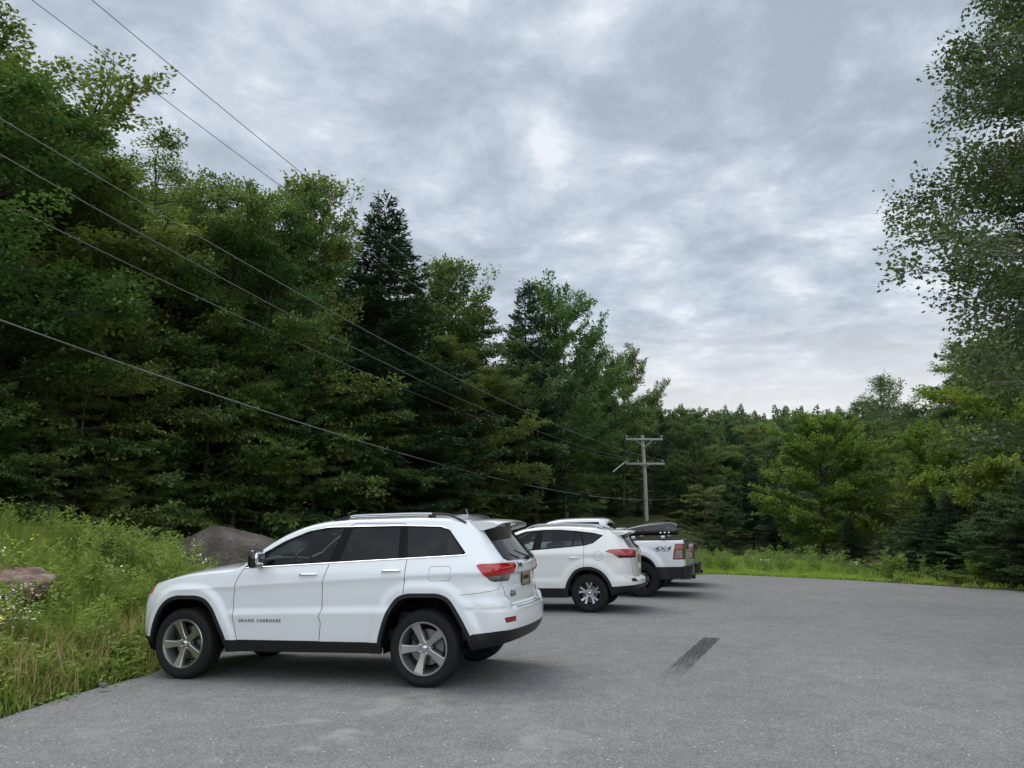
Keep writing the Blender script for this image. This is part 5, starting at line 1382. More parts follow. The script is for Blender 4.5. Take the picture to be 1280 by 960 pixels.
def pts_in(rng, n, x0, x1, y0, y1, fn):
    x = rng.uniform(x0, x1, n); y = rng.uniform(y0, y1, n); sd = sdpoly(x, y, LOT); keep = fn(x, y, sd, rng.uniform(0, 1, n)); x, y = x[keep], y[keep]
    return np.stack([x, y, terrain_np(x, y)], 1)

def build_plants():
    rng = np.random.default_rng(21)
    gp = [blades(rng, 26, .50, .13, .006, .7) for _ in range(5)]; gs = [blades(rng, 22, .26, .12, .006, .8) for _ in range(4)]
    wp = [weed(rng, 4, .80, .085, .12, 30) for _ in range(5)]; lp = [lowplant(rng) for _ in range(4)]; dp = [blades(rng, 24, .55, .12, .004, .9) for _ in range(3)]
    vis = lambda x, y: (x > -.80*y-1.0) & (x < .80*y+1.0)
    near = lambda x, y: x < -.2+(y-9)*.32
    L_ = lambda x, y, sd: (sd > .05) & vis(x, y) & near(x, y) & (y < 26)
    P = pts_in(rng, 30000, -13, 1, 5.5, 26, lambda x, y, sd, u: L_(x, y, sd) & (sd < 9) & (u < .95*np.exp(-sd/9)+.1) & (sd > .10))
    scatter('grass', 'grass_blade', gp, P[::2], .5, 1.15, 'tall uncut green grass covering the bank beside the lot', 'grass', rng, sz=lambda x, y: .45+.55*sstep(.1, 1.6, sdpoly(x, y, LOT)))
    P = pts_in(rng, 26000, -13, 1, 5.5, 26, lambda x, y, sd, u: L_(x, y, sd) & (sd > .35) & (sd < 8) & (u < .75) & (vnoise(x, y, .8, 5) > -.25))
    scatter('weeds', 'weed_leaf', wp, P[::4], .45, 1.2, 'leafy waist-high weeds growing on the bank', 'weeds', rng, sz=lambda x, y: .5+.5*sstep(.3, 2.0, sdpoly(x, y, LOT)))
    P = pts_in(rng, 9000, -9, 0, 5.5, 20, lambda x, y, sd, u: L_(x, y, sd) & (sd < 1.1) & (sd > .03))
    scatter('ground_cover', 'weed_leaf', lp, P[::2], .5, 1.3, 'low broad-leaved plants creeping over the edge of the asphalt', 'ground cover', rng)
    P = pts_in(rng, 9000, -9, 3, 5.5, 26, lambda x, y, sd, u: L_(x, y, sd) & (sd < .7) & (sd > .02))
    scatter('short_grass', 'grass_blade', gs, P[::2], .5, 1.1, 'short grass fringe along the asphalt edge', 'grass', rng)
    P = pts_in(rng, 7000, -9, 0, 7.5, 18, lambda x, y, sd, u: L_(x, y, sd) & (sd > .15) & (((sd < .9) & (y > 7.6) & (y < 10.5)) | ((vnoise(x, y, .7, 9) > .30) & (sd < 6))) & (u < .8))
    scatter('dry_grass', 'dry_grass', dp, P[::3], .5, 1.1, 'straw-coloured dry grass among the green weeds', 'dry grass', rng)
    fl = [flowers(rng, 9, .16, .62, .016) for _ in range(3)]; fp = [flowers(rng, 20, .20, .60, .013) for _ in range(3)]; fy = [flowers(rng, 4, .12, .55, .02) for _ in range(2)]
    P = pts_in(rng, 2600, -10, 0, 6.5, 16, lambda x, y, sd, u: L_(x, y, sd) & (sd > .7) & (sd < 5) & (u < .04) & (vnoise(x, y, .9, 4) > .0))
    scatter('white_wildflowers', 'petal_white', fl, P, .8, 1.2, 'small white wildflowers dotted through the weeds', 'wildflowers', rng)
    c = terrain(-5.55, 8.6)
    q = rng.normal(0, 1, (24, 2))*np.array([.32, .38])+np.array([-5.7, 8.7]); P = np.stack([q[:, 0], q[:, 1], terrain_np(q[:, 0], q[:, 1])], 1)
    scatter('pink_wildflowers', 'petal_pink', fp, P, .7, 1.1, 'patch of pinkish white wildflowers at the far left of the bank', 'wildflowers', rng)
    P = pts_in(rng, 900, -8, -2, 7, 14, lambda x, y, sd, u: L_(x, y, sd) & (sd > .5) & (sd < 4) & (u < .08) & (y < 11))
    scatter('yellow_wildflowers', 'petal_yellow', fy, P, .7, 1.2, 'scattered yellow wildflowers near the front of the bank', 'wildflowers', rng)
    # far strip beyond the lot
    P = pts_in(rng, 26000, 1, 18, 17, 37, lambda x, y, sd, u: (sd > .15) & (sd < 5) & (~near(x, y)) & (u < .85*(1-.92*sstep(10.2, 11.6, x))))
    scatter('meadow_grass', 'far_grass', [blades(rng, 24, .62, .22, .012, .5) for _ in range(4)], P, .6, 1.1, 'bright green tall grass along the far edge of the lot', 'grass', rng, sz=lambda x, y: .25+.60*sstep(.2, 2.2, sdpoly(x, y, LOT))*(1-.65*sstep(10, 13, x)))
    P = pts_in(rng, 2600, 2, 17, 22, 36, lambda x, y, sd, u: (sd > .8) & (sd < 4.5) & (~near(x, y)) & (u < .6*(1-.8*sstep(10, 12, x))))
    scatter('meadow_weeds', 'weed_leaf', [weed(rng, 4, .85, .11, .15, 24) for _ in range(3)], P, .6, 1.1, 'scattered taller weeds in the grass past the far edge', 'weeds', rng)
    P = pts_in(rng, 500, 4, 14, 25, 34, lambda x, y, sd, u: (sd > .5) & (sd < 4) & (u < .03))
    scatter('meadow_flowers', 'petal_white', [flowers(rng, 8, .25, .68, .028)], P, .7, 1.1, 'pale wildflowers in the grass at the far edge', 'wildflowers', rng)
    n = 30000; x = rng.uniform(-8, 9, n); y = rng.uniform(5.5, 28, n); sd = sdpoly(x, y, LOT); keep = (sd > -.30) & (sd < .30) & (rng.uniform(0, 1, n) < np.exp(-np.clip(-sd, 0, 1)*12)); x, y, sd = x[keep], y[keep], sd[keep]
    bm = bmesh.new(); bmesh.ops.create_icosphere(bm, subdivisions=1, radius=1); SV = np.array([tuple(v.co) for v in bm.verts])*np.array([1, .75, .6]); SF = np.array([[v.index for v in f.verts] for f in bm.faces]); bm.free()
    s_ = .006+.016*rng.uniform(0, 1, len(x))**3; v, f = replicate(SV, SF, np.stack([x, y, np.where(sd < 0, lot_z(x, y), terrain_np(x, y)+.015)+s_*.3], 1), rng.uniform(0, 6, len(x)), s_)
    tag(mesh_np('gravel', v, f, MATS['gravel']), 'loose gravel where the asphalt crumbles into the grass', 'gravel', kind='stuff')
    # litter of stones on the asphalt
    n = 520; x = rng.uniform(-4, 9, n); y = 4+12*rng.uniform(0, 1, n)**1.3; ins = sdpoly(x, y, LOT) < -.1; x, y = x[ins], y[ins]
    bm = bmesh.new(); bmesh.ops.create_icosphere(bm, subdivisions=1, radius=1); SV = np.array([tuple(v.co) for v in bm.verts])*np.array([1, .7, .45]); SF = np.array([[v.index for v in f.verts] for f in bm.faces]); bm.free()
    s_ = .004+.009*rng.uniform(0, 1, len(x))**3; v, f = replicate(SV, SF, np.stack([x, y, lot_z(x, y)+s_*.2], 1), rng.uniform(0, 6, len(x)), s_)
    tag(mesh_np('pebbles', v, f, MATS['pebble']), 'loose pale pebbles scattered over the asphalt', 'pebbles', kind='stuff')
# ------------------------------------------------------------------ forest
def sil(px):
    T = [(-200, -60), (-60, 0), (0, 10), (30, 20), (60, 50), (85, 110), (125, 130), (150, 165), (180, 165), (225, 180), (260, 210), (300, 235), (340, 250), (375, 222), (400, 220), (430, 260), (455, 300), (520, 312), (560, 335), (590, 372), (615, 405), (650, 370), (690, 352), (745, 375), (765, 430), (795, 445), (805, 480), (830, 500), (870, 512)]
    return float(np.interp(px, [t[0] for t in T], [t[1] for t in T]))
def edgeY(px):
    return float(np.interp(px, [-300, 0, 200, 480, 600, 680, 740, 960], [13, 17, 21, 28.5, 35, 43, 62, 68]))
def place(key, name, px, py, Y, label, group=None, sx=1.0, cat='tree', rz=None):
    p = at(px, py, Y); z = terrain(p[0], Y); return tree(key, name, p[0], Y, p[2]-z, rz, label, group, z, sx, cat)
def build_forest():
    proto('maple', broadleaf, 'leaf_maple', 'bark', seed=1, H=12, R=4.2, base=.10, nb=44, env='oval', leaf=.105, nleaf=80000, flat=.75, droop=-.2)
    proto('beech', broadleaf, 'leaf_beech', 'bark', seed=2, H=12, R=4.6, base=.05, nb=46, env='col', leaf=.10, nleaf=80000, flat=.9, droop=-.1, rise=.25)
    proto('round', broadleaf, 'leaf_maple', 'bark', seed=3, H=12, R=4.4, base=.22, nb=34, env='dome', leaf=.15, nleaf=46000, flat=.5, droop=.15, rise=.7)
    proto('airy', broadleaf, 'leaf_ash', 'bark', seed=4, H=13, R=3.2, base=.25, nb=34, env='oval', leaf=.13, nleaf=24000, flat=.6, droop=.3, rise=.9, open_=.5)
    proto('yellow', broadleaf, 'leaf_yellow', 'bark', seed=5, H=9, R=3.7, base=.06, nb=54, env='oval', leaf=.13, nleaf=60000, flat=.4, droop=.12, rise=.55)
    proto('dark', broadleaf, 'leaf_dark', 'bark', seed=6, H=12, R=4.2, base=.04, nb=42, env='oval', leaf=.17, nleaf=36000, flat=.7)
    proto('fir', conifer, 'needles', 'bark', seed=7, H=14, R=3.9, n_whorl=54, nleaf=130000, needle=.15, narrow=1.05)
    proto('spruce', conifer, 'needles', 'bark', seed=8, H=13, R=2.6, n_whorl=34, nleaf=52000, needle=.17, ragged=.3, droop=-.12, narrow=.8, base=.12)
    proto('sapling', broadleaf, 'leaf_beech', 'bark', seed=9, H=5, R=2.6, base=.05, nb=24, env='col', leaf=.10, nleaf=15000, flat=.9, rise=.2)
    proto('shrub', broadleaf, 'weed_leaf', 'bark', seed=10, H=2.2, R=1.2, base=.02, nb=18, env='oval', leaf=.07, nleaf=7000, flat=.5, rise=.8, multi=3)
    proto('aspen', broadleaf, 'leaf_aspen', 'bark_pale', seed=12, H=17, R=4.3, base=.19, nb=88, env='col', leaf=.092, nleaf=88000, flat=.25, droop=.0, rise=.40, open_=.75, spread=.5)
    proto('pale', broadleaf, 'leaf_ash', 'bark_pale', seed=14, H=12, R=2.6, base=.35, nb=30, env='oval', leaf=.11, nleaf=7000, flat=.4, droop=.4, rise=1.0, open_=.8)
    proto('branchy', broadleaf, 'leaf_yellow', 'bark_pale', seed=15, H=7.5, R=4.2, base=.05, nb=34, env='dome', leaf=.15, nleaf=24000, flat=.85, droop=.1, rise=.9, multi=4, open_=.5)
    # --- trees one can tell apart along the left
    T = [('maple', -55, 70, 15.5, 'tall dark green maple at the left edge, crown running out of the picture', 1.15),
         ('maple', 0, 40, 17.8, 'tallest maple on the far left with yellow-green top against the sky', 1.1),
         ('airy', 128, 205, 20, 'thin-branched tree whose gaps show sky below the tall left maple', 1.1),
         ('beech', 195, 205, 21, 'blue-green broad tree just right of the tallest left maple', .95),
         ('maple', 285, 222, 23, 'rounded green maple midway between the left edge and the fir', .9),
         ('airy', 388, 212, 25, 'slender airy tree rising above the canopy left of the fir', .95),
         ('beech', 335, 262, 24, 'layered maple with light green tiers under the airy tree', .9),
         ('fir', 482, 240, 29, 'tall pointed dark fir standing in front of the forest', 1.4),
         ('airy', 562, 318, 34, 'open-branched tree leaning out behind the right of the tall fir', 1.1),
         ('maple', 588, 425, 33, 'green maple with pale tiers right of the tall fir', 1.0),
         ('dark', 600, 385, 36, 'dark rounded crown between the fir and the ragged spruce', 1.0),
         ('spruce', 655, 348, 41, 'ragged spruce with a bent tip beside the round-topped tree', .95),
         ('round', 705, 342, 43, 'round-topped tree leaning right above the dark spruces', .82),
         ('spruce', 668, 420, 38, 'dark shaggy spruce with bare lower trunk, in front of the ragged one', 1.2),
         ('round', 772, 428, 56, 'leafy crown just left of and above the utility pole', .85),
         ('maple', 728, 455, 53, 'mid green maple below the leaning round-topped tree', .9),
         ('dark', 812, 500, 60, 'shaded tree directly behind the utility pole', .9),
         ('maple', 868, 508, 56, 'tall triangular dark green tree right of the utility pole', .75)]
    for k, px, py, Y, lab, sx in T: place(k, {'fir': 'fir_tree', 'spruce': 'spruce_tree'}.get(k, 'broadleaf_tree'), px, py, Y, lab, sx=sx)
    rng = np.random.default_rng(5)
    # understorey sweeping to the ground along the front of the wood
    for i, px in enumerate(np.linspace(-120, 735, 23)):
        Y = edgeY(px)-1.8+rng.uniform(-.6, .6); top = rng.uniform(430, 560) if px < 500 else rng.uniform(520, 600)
        place(['sapling', 'beech', 'sapling', 'maple'][i % 4], 'understorey_tree', px+rng.uniform(-14, 14), top, Y, 'low leafy tree filling the foot of the forest edge', 'understorey trees along the forest edge', sx=1.15)
    # packed ranks behind
    for r in range(4):
        for px in np.arange(-260, 860, 62-r*2):
            px2 = px+rng.uniform(-18, 18); Y = edgeY(px2)*(1+.13*(r+1))+rng.uniform(-1, 1)+2
            py = max(sil(px2-38), sil(px2), sil(px2+38))+rng.uniform(22, 75)+r*12
            place(['dark', 'maple', 'beech', 'spruce', 'dark'][rng.integers(0, 5)], 'forest_tree', px2, min(py, 600), Y, 'forest tree packed among others behind the front row', 'packed trees inside the left forest', sx=.95)
    # --- right side
    T = [('yellow', 1015, 516, 33, 'yellow-green rounded maple standing alone past the far edge', 1.05),
         ('maple', 1085, 522, 40, 'green tree half hidden behind the branchy pale-stemmed one', 1.0),
         ('branchy', 1112, 575, 31.0, 'spreading tree with pale forked stems at the right edge of the grass', 1.05),
         ('pale', 1118, 462, 42, 'nearly bare pale-leaved treetop against the sky on the right', 1.2),
         ('yellow', 1168, 520, 36, 'lighter green crown between the branchy tree and the right-hand maples', .9),
         ('beech', 1215, 425, 29, 'layered maple under the overhanging aspen on the right', .85),
         ('yellow', 1290, 395, 25, 'yellow-green maple reaching in from the right edge', 1.0),
         ('spruce', 1222, 610, 25, 'dark low conifer in shade near the right edge', 1.3),
         ('fir', 1160, 612, 28.5, 'dark young fir behind the shrubs on the right', 1.3),
         ('spruce', 935, 560, 50, 'dark narrow spruce left of the yellow-green maple', 1.1),
         ('fir', 965, 600, 44, 'small dark fir at the foot of the yellow-green maple', 1.2)]
    for k, px, py, Y, lab, sx in T: place(k, {'fir': 'fir_tree', 'spruce': 'spruce_tree'}.get(k, 'broadleaf_tree'), px, py, Y, lab, sx=sx)
    def best_turn(x, y, H):
        pts = LEAFPTS['aspen']*(H/PROTO['aspen'][2]); best = (-1e9, 0); z0 = terrain(x, y)
        for rz in np.linspace(0, 2*PI, 36, endpoint=False):
            X = pts[:, 0]*math.cos(rz)-pts[:, 1]*math.sin(rz)+x; Y = pts[:, 0]*math.sin(rz)+pts[:, 1]*math.cos(rz)+y; Z = pts[:, 2]+z0-CH
            c = Y*math.cos(CP)+Z*math.sin(CP); px = 640+CF*X/c; py = 480-CF*(Z*math.cos(CP)-Y*math.sin(CP))/c
            lim = np.interp(py, [0, 60, 110, 200, 300, 350, 430, 470], [1160, 1150, 1105, 1080, 1120, 1110, 1060, 1110]); vis = (py > -20) & (py < 480) & (px < 1280)
            s_ = (vis & (px > lim) & (py > 300)).sum()+.5*(vis & (px > lim) & (px < lim+60)).sum()-2.5*(vis & (px < lim)).sum()
            if s_ > best[0]: best = (s_, rz)
        return float(best[1])
    tree('aspen', 'aspen_tree', 10.3, 11.6, 17.5, best_turn(10.3, 11.6, 17.5), 'tall loose-leaved aspen overhanging the lot from the right', z=terrain(9.9, 11.6))
    tree('aspen', 'aspen_tree', 12.2, 9.8, 18, 5.0, 'nearest aspen, only its left branches reaching into the right edge', z=terrain(11.6, 9.6))
    tree('aspen', 'aspen_tree', 12.6, 14.5, 16.5, 3.3, 'second aspen behind the overhanging one, at the right edge', z=terrain(12.6, 14.5))
    for px, py, Y in ((880, 560, 58), (905, 520, 66), (940, 528, 62), (975, 545, 57), (1000, 515, 70), (1045, 530, 60), (1080, 500, 66), (1130, 500, 55), (1185, 470, 48), (1240, 450, 42), (1300, 430, 36), (1340, 420, 30), (840, 515, 72), (1060, 590, 46), (1150, 580, 40), (1200, 600, 34), (1265, 590, 28), (1330, 560, 24), (1240, 520, 33), (985, 590, 48), (900, 600, 52), (770, 560, 64), (825, 590, 62), (860, 610, 60), (795, 600, 66), (740, 590, 64), (845, 560, 70)):
        place(['dark', 'dark', 'maple', 'dark'][int(px+Y) % 4], 'clearing_tree', px, py, Y, 'dark green tree crowded beyond the clearing past the far edge', 'trees crowded beyond the far edge of the lot', sx=1.05)
    for r, Y0 in enumerate((74, 84, 95, 107)):
        for px in np.arange(560+r*11, 1180, 34):
            Y = Y0+rng.uniform(-4, 4); place(['dark', 'maple', 'spruce', 'dark', 'dark', 'fir'][rng.integers(0, 6)], 'slope_tree', px+rng.uniform(-9, 9), max(sil(min(px, 870)), 512 if px < 790 else 518)+rng.uniform(3, 30)-r*1.5, Y, 'tree packed on the slope below the far ridge', 'trees on the slope below the far ridge', sx=1.0)
    for i, (px, py, Y) in enumerate(((700, 585, 54), (730, 600, 53), (765, 610, 55), (790, 600, 57), (825, 612, 55), (850, 600, 52), (880, 605, 48), (905, 625, 44), (845, 640, 50), (775, 640, 52), (1150, 640, 26), (1180, 610, 24.5), (1215, 650, 22.5), (1245, 620, 22), (1275, 600, 21), (1120, 660, 27.5), (1300, 580, 20), (1060, 640, 30))):
        place(['sapling', 'dark', 'fir'][i % 3], 'low_tree', px, py, Y, 'low dark tree filling the gap at the foot of the far woods', 'low trees along the far side of the lot', sx=1.35)
    for i in range(26):
        px = rng.uniform(690, 905); Y = rng.uniform(37, 47); place('dark', 'low_shrub', px, rng.uniform(668, 680), Y, 'low leafy shrub in the rough ground around the pole foot', 'shrubs around the pole foot', sx=1.6, cat='shrub')
    for i, px in enumerate((705, 728, 752, 775, 798, 822, 846, 868, 890)):
        place(['dark', 'fir', 'dark'][i % 3], 'low_tree', px, 598+(i*37) % 40, 53.5+i % 3, 'low dark tree filling the gap at the foot of the far woods', 'low trees along the far side of the lot', sx=1.5)
    # shrubs
    for i, (px, py, Y, lab) in enumerate(((640, 652, 22.5, 'pale green shrub peeking between the first two parked cars'), (1115, 690, 25.5, 'leafy bright shrub at the foot of the branchy tree'), (1035, 692, 28, 'small shrub in the grass below the yellow-green maple'), (1160, 705, 24, 'dark shrub at the lot edge below the young fir'), (1095, 700, 26.5, 'broad low shrub beside the branchy tree foot'), (1140, 712, 24.0, 'second shrub along the lot edge under the right-hand trees'), (1190, 715, 22.5, 'rightmost low shrub at the far corner of the lot'), (1220, 690, 22, 'shrub near the right edge beside the shaded opening'), (150, 655, 12.6, 'small arching shrub on top of the left bank'), (118, 648, 12.2, 'leafy bush crowning the left bank'))):
        place('shrub', 'shrub', px, py, Y, lab, sx=1.2, cat='shrub')
    # trees behind the photographer, mirrored in windows and paint
    for i, (x, y, h) in enumerate(((-22, -26, 9), (-13, -31, 10), (-3, -35, 9), (8, -33, 10), (19, -26, 10), (22, -10, 11), (24, 3, 12), (-24, -10, 9))):
        tree(['maple', 'dark', 'fir', 'beech'][i % 4], 'roadside_tree', x, y, h, None, 'tree on the near side of the lot, out of the picture', 'trees on the near side of the lot', z=0)
    # wooded ridge far behind: one mass
    rng = np.random.default_rng(8); V1, F1, A1 = [], [], []
    def clump(conif):
        n = 620; t = rng.uniform(0, 1, n)
        if conif: r = 2.6*(1-t)**.9; z = 1+13*t
        else: r = 4.0*np.sin(PI*np.clip(t*.8+.2, 0, 1))**.6; z = 2+9.5*t
        a = rng.uniform(0, 2*PI, n); rr = r*rng.uniform(.6, 1, n); P = np.stack([rr*np.cos(a), rr*np.sin(a), z], 1); D = np.stack([np.cos(a), np.sin(a), np.full(n, .1)], 1)
        V, F = leaves(P, D, .62 if not conif else .45, .4, rng, .7, .5); return V, F, np.repeat(np.clip(t*.4+rng.uniform(0, .6, n), 0, 1), 4)
    protos = [clump(False), clump(False), clump(True), clump(False), clump(True)]
    n = 2300; y = 118+215*rng.uniform(0, 1, n)**1.15; x = rng.uniform(-.35, .95, n)*y; P = np.stack([x, y, terrain_np(x, y)-.5], 1)
    top = 1.6+y*(.150+.006*vnoise(x, y, .05, 3)+rng.uniform(-.010, .010, n)); hs = np.clip((top-P[:, 2])/13.0, .35, 1.15)
    look = {(round(float(a), 4), round(float(b), 4)): float(c) for a, b, c in zip(x, y, hs)}
    scatter('far_woods', 'leaf_far', protos, P, .95, 1.0, 'far wooded ridge under the brightest strip of sky', 'woods', rng, sz=lambda a, b: np.array([look[(round(float(q), 4), round(float(w), 4))] for q, w in zip(a, b)]))

# ------------------------------------------------------------------ utility pole and lines
def build_pole_and_wires():
    M = MATS; Y = 49.0; base = at(808, 652, Y); X = base[0]; zt = at(804, 544, Y)[2]; zg = terrain(X, Y)
    r = empty('utility_pole', (X, Y, zg)); tag(r, 'weathered wooden utility pole with two crossarms rising behind the pickup', 'utility pole')
    h = zt-zg
    MB().tube([(0, 0, -.5), (0, 0, h*.5), (-.08, 0, h)], [.145, .13, .11], 12).build('pole', M['old_wood'], r)
    arms = []
    for py, hw in ((549.5, 1.22), (580, 1.28)):
        z = at(804, py, Y)[2]-zg; arms.append(z)
        a = MB().box((.0, -.17, z), (2*hw, .10, .13), None, .01).build('crossarm', M['old_wood'], r)
        for s_ in (-1, 1):
            if len(arms) == 1: MB().tube([(s_*.55, -.19, z-.05), (0, -.17, z-.55)], .028, 6).build('brace', M['old_wood'], a)
            else: MB().tube([(s_*.35, -.19, z-.05), (0, -.17, z-.22)], .025, 6).build('brace', M['old_wood'], a)
        for xx in ((-1.15, 1.15) if len(arms) == 1 else (-1.15, -.45, 1.15)):
            MB().lathe([(.02, 0), (.02, .05), (.055, .06), (.06, .10), (.04, .13), (.055, .15), (.03, .19), (.001, .2)], 12, 'z', c=(xx, -.17, z+.06)).build('insulator', M['insulator'], a)
    g = at(782, 577, Y); q = at(766, 590, Y-2)
    MB().tube([tuple(g-np.array([X, Y, zg])), tuple(q-np.array([X, Y, zg]))], .045, 6).build('guy_strut', M['old_wood'], r)
    prev = np.array([-20.0, -6.0])
    def wire(ax, az, dx, pts, rad, label, nxt=None):
        A = np.array([X+ax, Y-.17, az]); B = prev+np.array([dx, 0]); d = B-A[:2]; Ln = np.linalg.norm(d); d = d/Ln; nrm = np.array([-d[1], d[0]])
        S = [(0, A[2])]
        for px, py in pts:
            rr = ray(px, py); t = (nrm@A[:2])/(nrm@rr[:2]); p = np.array([0, 0, CH])+rr*t; S.append(((p[:2]-A[:2])@d, p[2]))
        co = np.polyfit([s_[0] for s_ in S], [s_[1] for s_ in S], 2)
        P = []
        for t in np.linspace(0, 1, 60):
            s_ = t*Ln; p = A[:2]+d*s_; P.append((p[0], p[1], co[0]*s_*s_+co[1]*s_+co[2]))
        o = MB().tube(P, rad, 6).build('power_line', M['wire']); tag(o, label, 'power line', 'overhead lines crossing above the cars')
        # onward span
        E_ = at(962+ax*3, 628+(az-zt)*6, 112.0)
        P = []
        for t in np.linspace(0, 1, 24):
            p = A+(E_-A)*t; P.append((p[0], p[1], p[2]-1.2*4*t*(1-t)*.55))
        o = MB().tube(P, rad*1.1, 6).build('power_line', M['wire']); tag(o, 'faint power line running from the pole down into the far trees', 'power line', 'lines running on past the pole')
    z1, z2 = arms[0]+zg+.24, arms[1]+zg+.24
    wire(1.15, z2, 1.6, [(0, 148), (300, 325)], .010, 'highest of the three lines tied to the lower crossarm')
    wire(-.45, z2, .5, [(0, 193), (300, 360)], .010, 'middle of the three lines tied to the lower crossarm')
    wire(-1.15, z2, -.3, [(0, 252), (300, 396)], .010, 'lowest of the three lines tied to the lower crossarm')
    wire(-1.15, z1, -.3, [(40, 0), (369, 246)], .009, 'thin line high over the left forest, nearer the left edge')
    wire(1.15, z1, 1.6, [(115, 0), (357, 200)], .009, 'thin line high over the left forest, leaving the top edge farther right')
    wire(0, at(806, 625, Y)[2], 0, [(0, 400), (300, 504)], .017, 'thick cable hanging lowest, tied to the pole below its crossarms')

# ------------------------------------------------------------------ sky, light, camera
def build_world():
    w = bpy.data.worlds.new('World'); scene.world = w; w.use_nodes = True; nt = w.node_tree; nt.nodes.clear()
    out = N(nt, 'ShaderNodeOutputWorld'); bg = N(nt, 'ShaderNodeBackground'); bg.inputs['Strength'].default_value = .1; L(nt, bg.outputs[0], out.inputs[0])
    sky = N(nt, 'ShaderNodeTexSky', sky_type='NISHITA'); sky.sun_disc = False; sky.sun_elevation = math.radians(63); sky.sun_rotation = math.radians(-52)
    tc = N(nt, 'ShaderNodeTexCoord'); sp = N(nt, 'ShaderNodeSeparateXYZ'); L(nt, tc.outputs['Generated'], sp.inputs[0])
    zc = N(nt, 'ShaderNodeMath', operation='MAXIMUM'); L(nt, sp.outputs[2], zc.inputs[0]); zc.inputs[1].default_value = 0
    za = N(nt, 'ShaderNodeMath', operation='ADD'); L(nt, zc.outputs[0], za.inputs[0]); za.inputs[1].default_value = .16
    dx = N(nt, 'ShaderNodeMath', operation='DIVIDE'); dy = N(nt, 'ShaderNodeMath', operation='DIVIDE')
    L(nt, sp.outputs[0], dx.inputs[0]); L(nt, za.outputs[0], dx.inputs[1]); L(nt, sp.outputs[1], dy.inputs[0]); L(nt, za.outputs[0], dy.inputs[1])
    cb = N(nt, 'ShaderNodeCombineXYZ'); L(nt, dx.outputs[0], cb.inputs[0]); L(nt, dy.outputs[0], cb.inputs[1]); cb.inputs[2].default_value = 3.3
    def noise(scale, detail, rough, off, dist=.0, sc=(1, 1, 1), rot=0):
        mp = N(nt, 'ShaderNodeMapping'); mp.inputs['Location'].default_value = off; mp.inputs['Scale'].default_value = sc; mp.inputs['Rotation'].default_value = (0, 0, rot); L(nt, cb.outputs[0], mp.inputs[0])
        n = N(nt, 'ShaderNodeTexNoise'); n.inputs['Scale'].default_value = scale; n.inputs['Detail'].default_value = detail; n.inputs['Roughness'].default_value = rough; n.inputs['Distortion'].default_value = dist
        L(nt, mp.outputs[0], n.inputs['Vector']); return n.outputs['Fac']
    n1 = noise(2.9, 7, .60, (3.1, 2.9, 0), .35, (1, 1, 1), .5); n2 = noise(.65, 3, .5, (7.7, 4.4, 0), .1); n3 = noise(8, 5, .6, (1, 9, 0), .3)
    a = N(nt, 'ShaderNodeMath', operation='MULTIPLY'); L(nt, n1, a.inputs[0]); a.inputs[1].default_value = .58
    b = N(nt, 'ShaderNodeMath', operation='MULTIPLY_ADD'); L(nt, n2, b.inputs[0]); b.inputs[1].default_value = .22; L(nt, a.outputs[0], b.inputs[2])
    c = N(nt, 'ShaderNodeMath', operation='MULTIPLY_ADD'); L(nt, n3, c.inputs[0]); c.inputs[1].default_value = .20; L(nt, b.outputs[0], c.inputs[2])
    rp = N(nt, 'ShaderNodeValToRGB'); e = rp.color_ramp.elements
    cols = [(.415, (.325, .375, .435)), (.46, (.37, .425, .49)), (.50, (.435, .485, .555)), (.545, (.51, .56, .63)), (.60, (.67, .705, .75))]
    while len(e) < len(cols): e.new(.5)
    for k, (p, cc) in enumerate(cols): e[k].position = p; e[k].color = (*cc, 1)
    L(nt, c.outputs[0], rp.inputs[0])
    # paler band low down
    hz = N(nt, 'ShaderNodeMapRange'); hz.inputs[1].default_value = .13; hz.inputs[2].default_value = .27; hz.inputs[3].default_value = .8; hz.inputs[4].default_value = 0; L(nt, sp.outputs[2], hz.inputs[0])
    mh = N(nt, 'ShaderNodeMix', data_type='RGBA'); L(nt, hz.outputs[0], mh.inputs[0]); L(nt, rp.outputs[0], mh.inputs[6]); mh.inputs[7].default_value = (.74, .73, .72, 1)
    dt = N(nt, 'ShaderNodeVectorMath', operation='DOT_PRODUCT'); L(nt, tc.outputs['Generated'], dt.inputs[0]); dt.inputs[1].default_value = (.30, -.80, .52)  # brighter sky lobe behind the camera, added to light the near car sides
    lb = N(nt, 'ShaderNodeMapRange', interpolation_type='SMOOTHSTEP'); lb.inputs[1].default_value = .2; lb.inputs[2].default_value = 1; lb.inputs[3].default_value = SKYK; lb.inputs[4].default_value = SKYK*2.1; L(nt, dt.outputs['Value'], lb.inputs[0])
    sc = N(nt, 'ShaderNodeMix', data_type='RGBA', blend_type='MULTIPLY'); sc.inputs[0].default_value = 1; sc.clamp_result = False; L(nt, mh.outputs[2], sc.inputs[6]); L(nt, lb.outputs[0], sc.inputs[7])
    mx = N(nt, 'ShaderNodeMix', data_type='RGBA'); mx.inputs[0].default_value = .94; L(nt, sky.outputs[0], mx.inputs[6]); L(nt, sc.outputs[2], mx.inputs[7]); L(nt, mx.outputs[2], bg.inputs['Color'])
    sd = bpy.data.lights.new('sun', 'SUN'); sd.energy = SUNK; sd.angle = math.radians(40); sd.color = (1, .97, .93); so = bpy.data.objects.new('sun', sd); COL.objects.link(so)
    so.rotation_euler = Vector((-.36, .28, .89)).to_track_quat('Z', 'Y').to_euler()
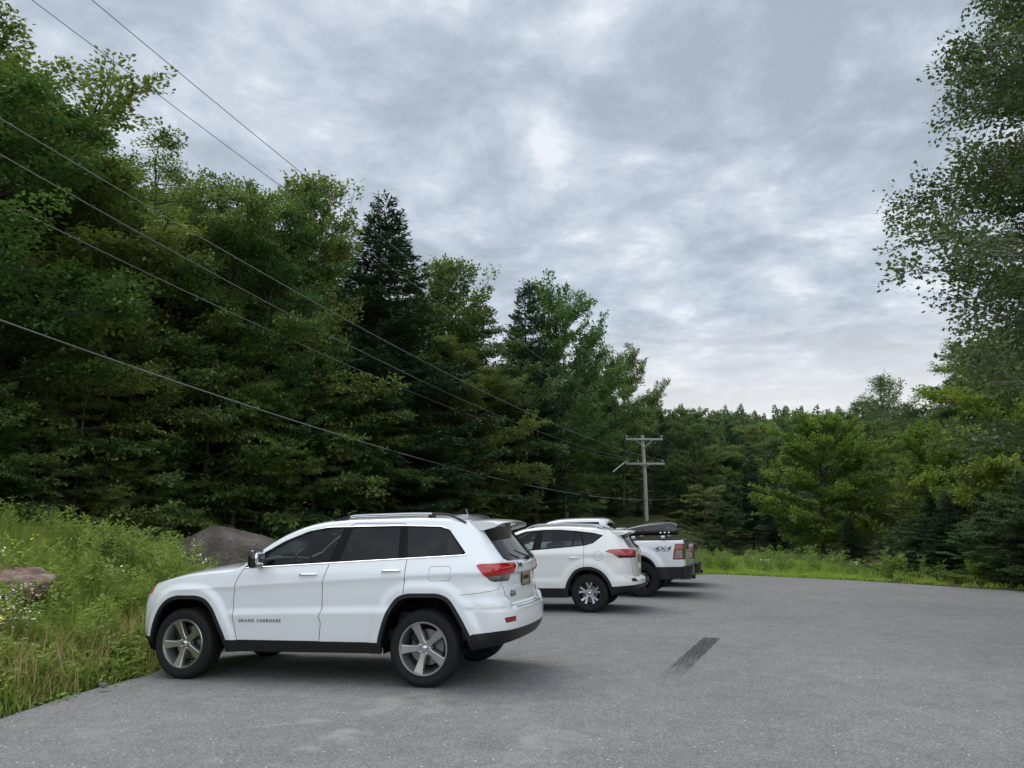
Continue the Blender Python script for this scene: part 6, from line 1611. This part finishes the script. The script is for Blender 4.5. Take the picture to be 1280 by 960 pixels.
def build_camera():
    cam = bpy.data.cameras.new('camera'); co = bpy.data.objects.new('camera', cam); COL.objects.link(co); scene.camera = co
    co.location = (0, 0, CH); co.rotation_euler = (PI/2+CP, 0, 0); cam.sensor_width = 36; cam.lens = 36*CF/1280; cam.clip_end = 2000; cam.clip_start = .05
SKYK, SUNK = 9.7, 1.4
EXPO = .42

build_materials_cars(); ground_materials()
build_ground()
r = car_root('suv_car', -.658, 8.955, -.035, .281, .024); build_jeep(r)
tag(r, 'large white SUV parked nearest, black wheel arch trim and five-spoke alloys', 'car', 'cars parked in a row facing the trees')
r = car_root('compact_suv_car', 1.746, 15.721, -.030, .283, .023); build_compact(r)
tag(r, 'off-white compact SUV with silver roof rails, second in the row', 'car', 'cars parked in a row facing the trees')
r = car_root('pickup_truck', 3.33, 19.1, -.050, .283, .022); build_pickup(r)
tag(r, 'white pickup with black lower bodywork and 4X4 decal on its bed', 'pickup truck', 'cars parked in a row facing the trees')
mw = r.matrix_basis @ Matrix.Translation((-.12, .1, 1.375))
b = empty('cargo_box', mw.translation, mw.to_euler()); build_cargo_box(b); tag(b, 'long black cargo box carried on bars above the pickup bed', 'cargo box')
r = car_root('pickup_truck', 4.30, 22.25, -.055, .283, .022); build_pickup(r, True); r.scale = (1, 1, .88)
tag(r, 'silver-brown truck almost hidden beyond the white pickup, only its tail showing', 'pickup truck', 'cars parked in a row facing the trees')
# rocks
p = at(308, 668, 16.2); rock('boulder', (p[0]-.02, 15.7, p[2]-.52), (1.55, .95, .72), 'boulder_rock', 4, 'large rounded brown boulder behind the nearest car bonnet')
p = at(18, 726, 9.6); rock('rock', (p[0], 9.6, p[2]-.05), (.50, .4, .27), 'pink_granite', 5, 'pink and grey granite rock half sunk in the left bank')
p = at(925, 712, 28.5); rock('rock', (p[0], 28.5, p[2]-.0), (.62, .4, .22), 'grey_stone', 6, 'flat grey stone in the grass past the far edge of the lot', sub=4)
p = at(112, 827, 8.0); rock('rock', (p[0], 8.3, terrain(p[0], 8.3)+.10), (.055, .04, .03), 'grey_stone', 7, 'small pale stone lying in the grass near the asphalt edge', sub=3)
build_plants()
build_forest()
build_pole_and_wires()
build_world(); build_camera()
scene.view_settings.view_transform = 'Standard'; scene.view_settings.look = 'None'; scene.view_settings.gamma = 1; scene.view_settings.exposure = EXPO if 'EXPO' in globals() else 0.0
scene.view_settings.use_curve_mapping = False
cy = scene.cycles; cy.max_bounces = 6; cy.diffuse_bounces = 3; cy.glossy_bounces = 3; cy.transmission_bounces = 4; cy.transparent_max_bounces = 8; cy.use_denoising = True
cy.sample_clamp_indirect = 4
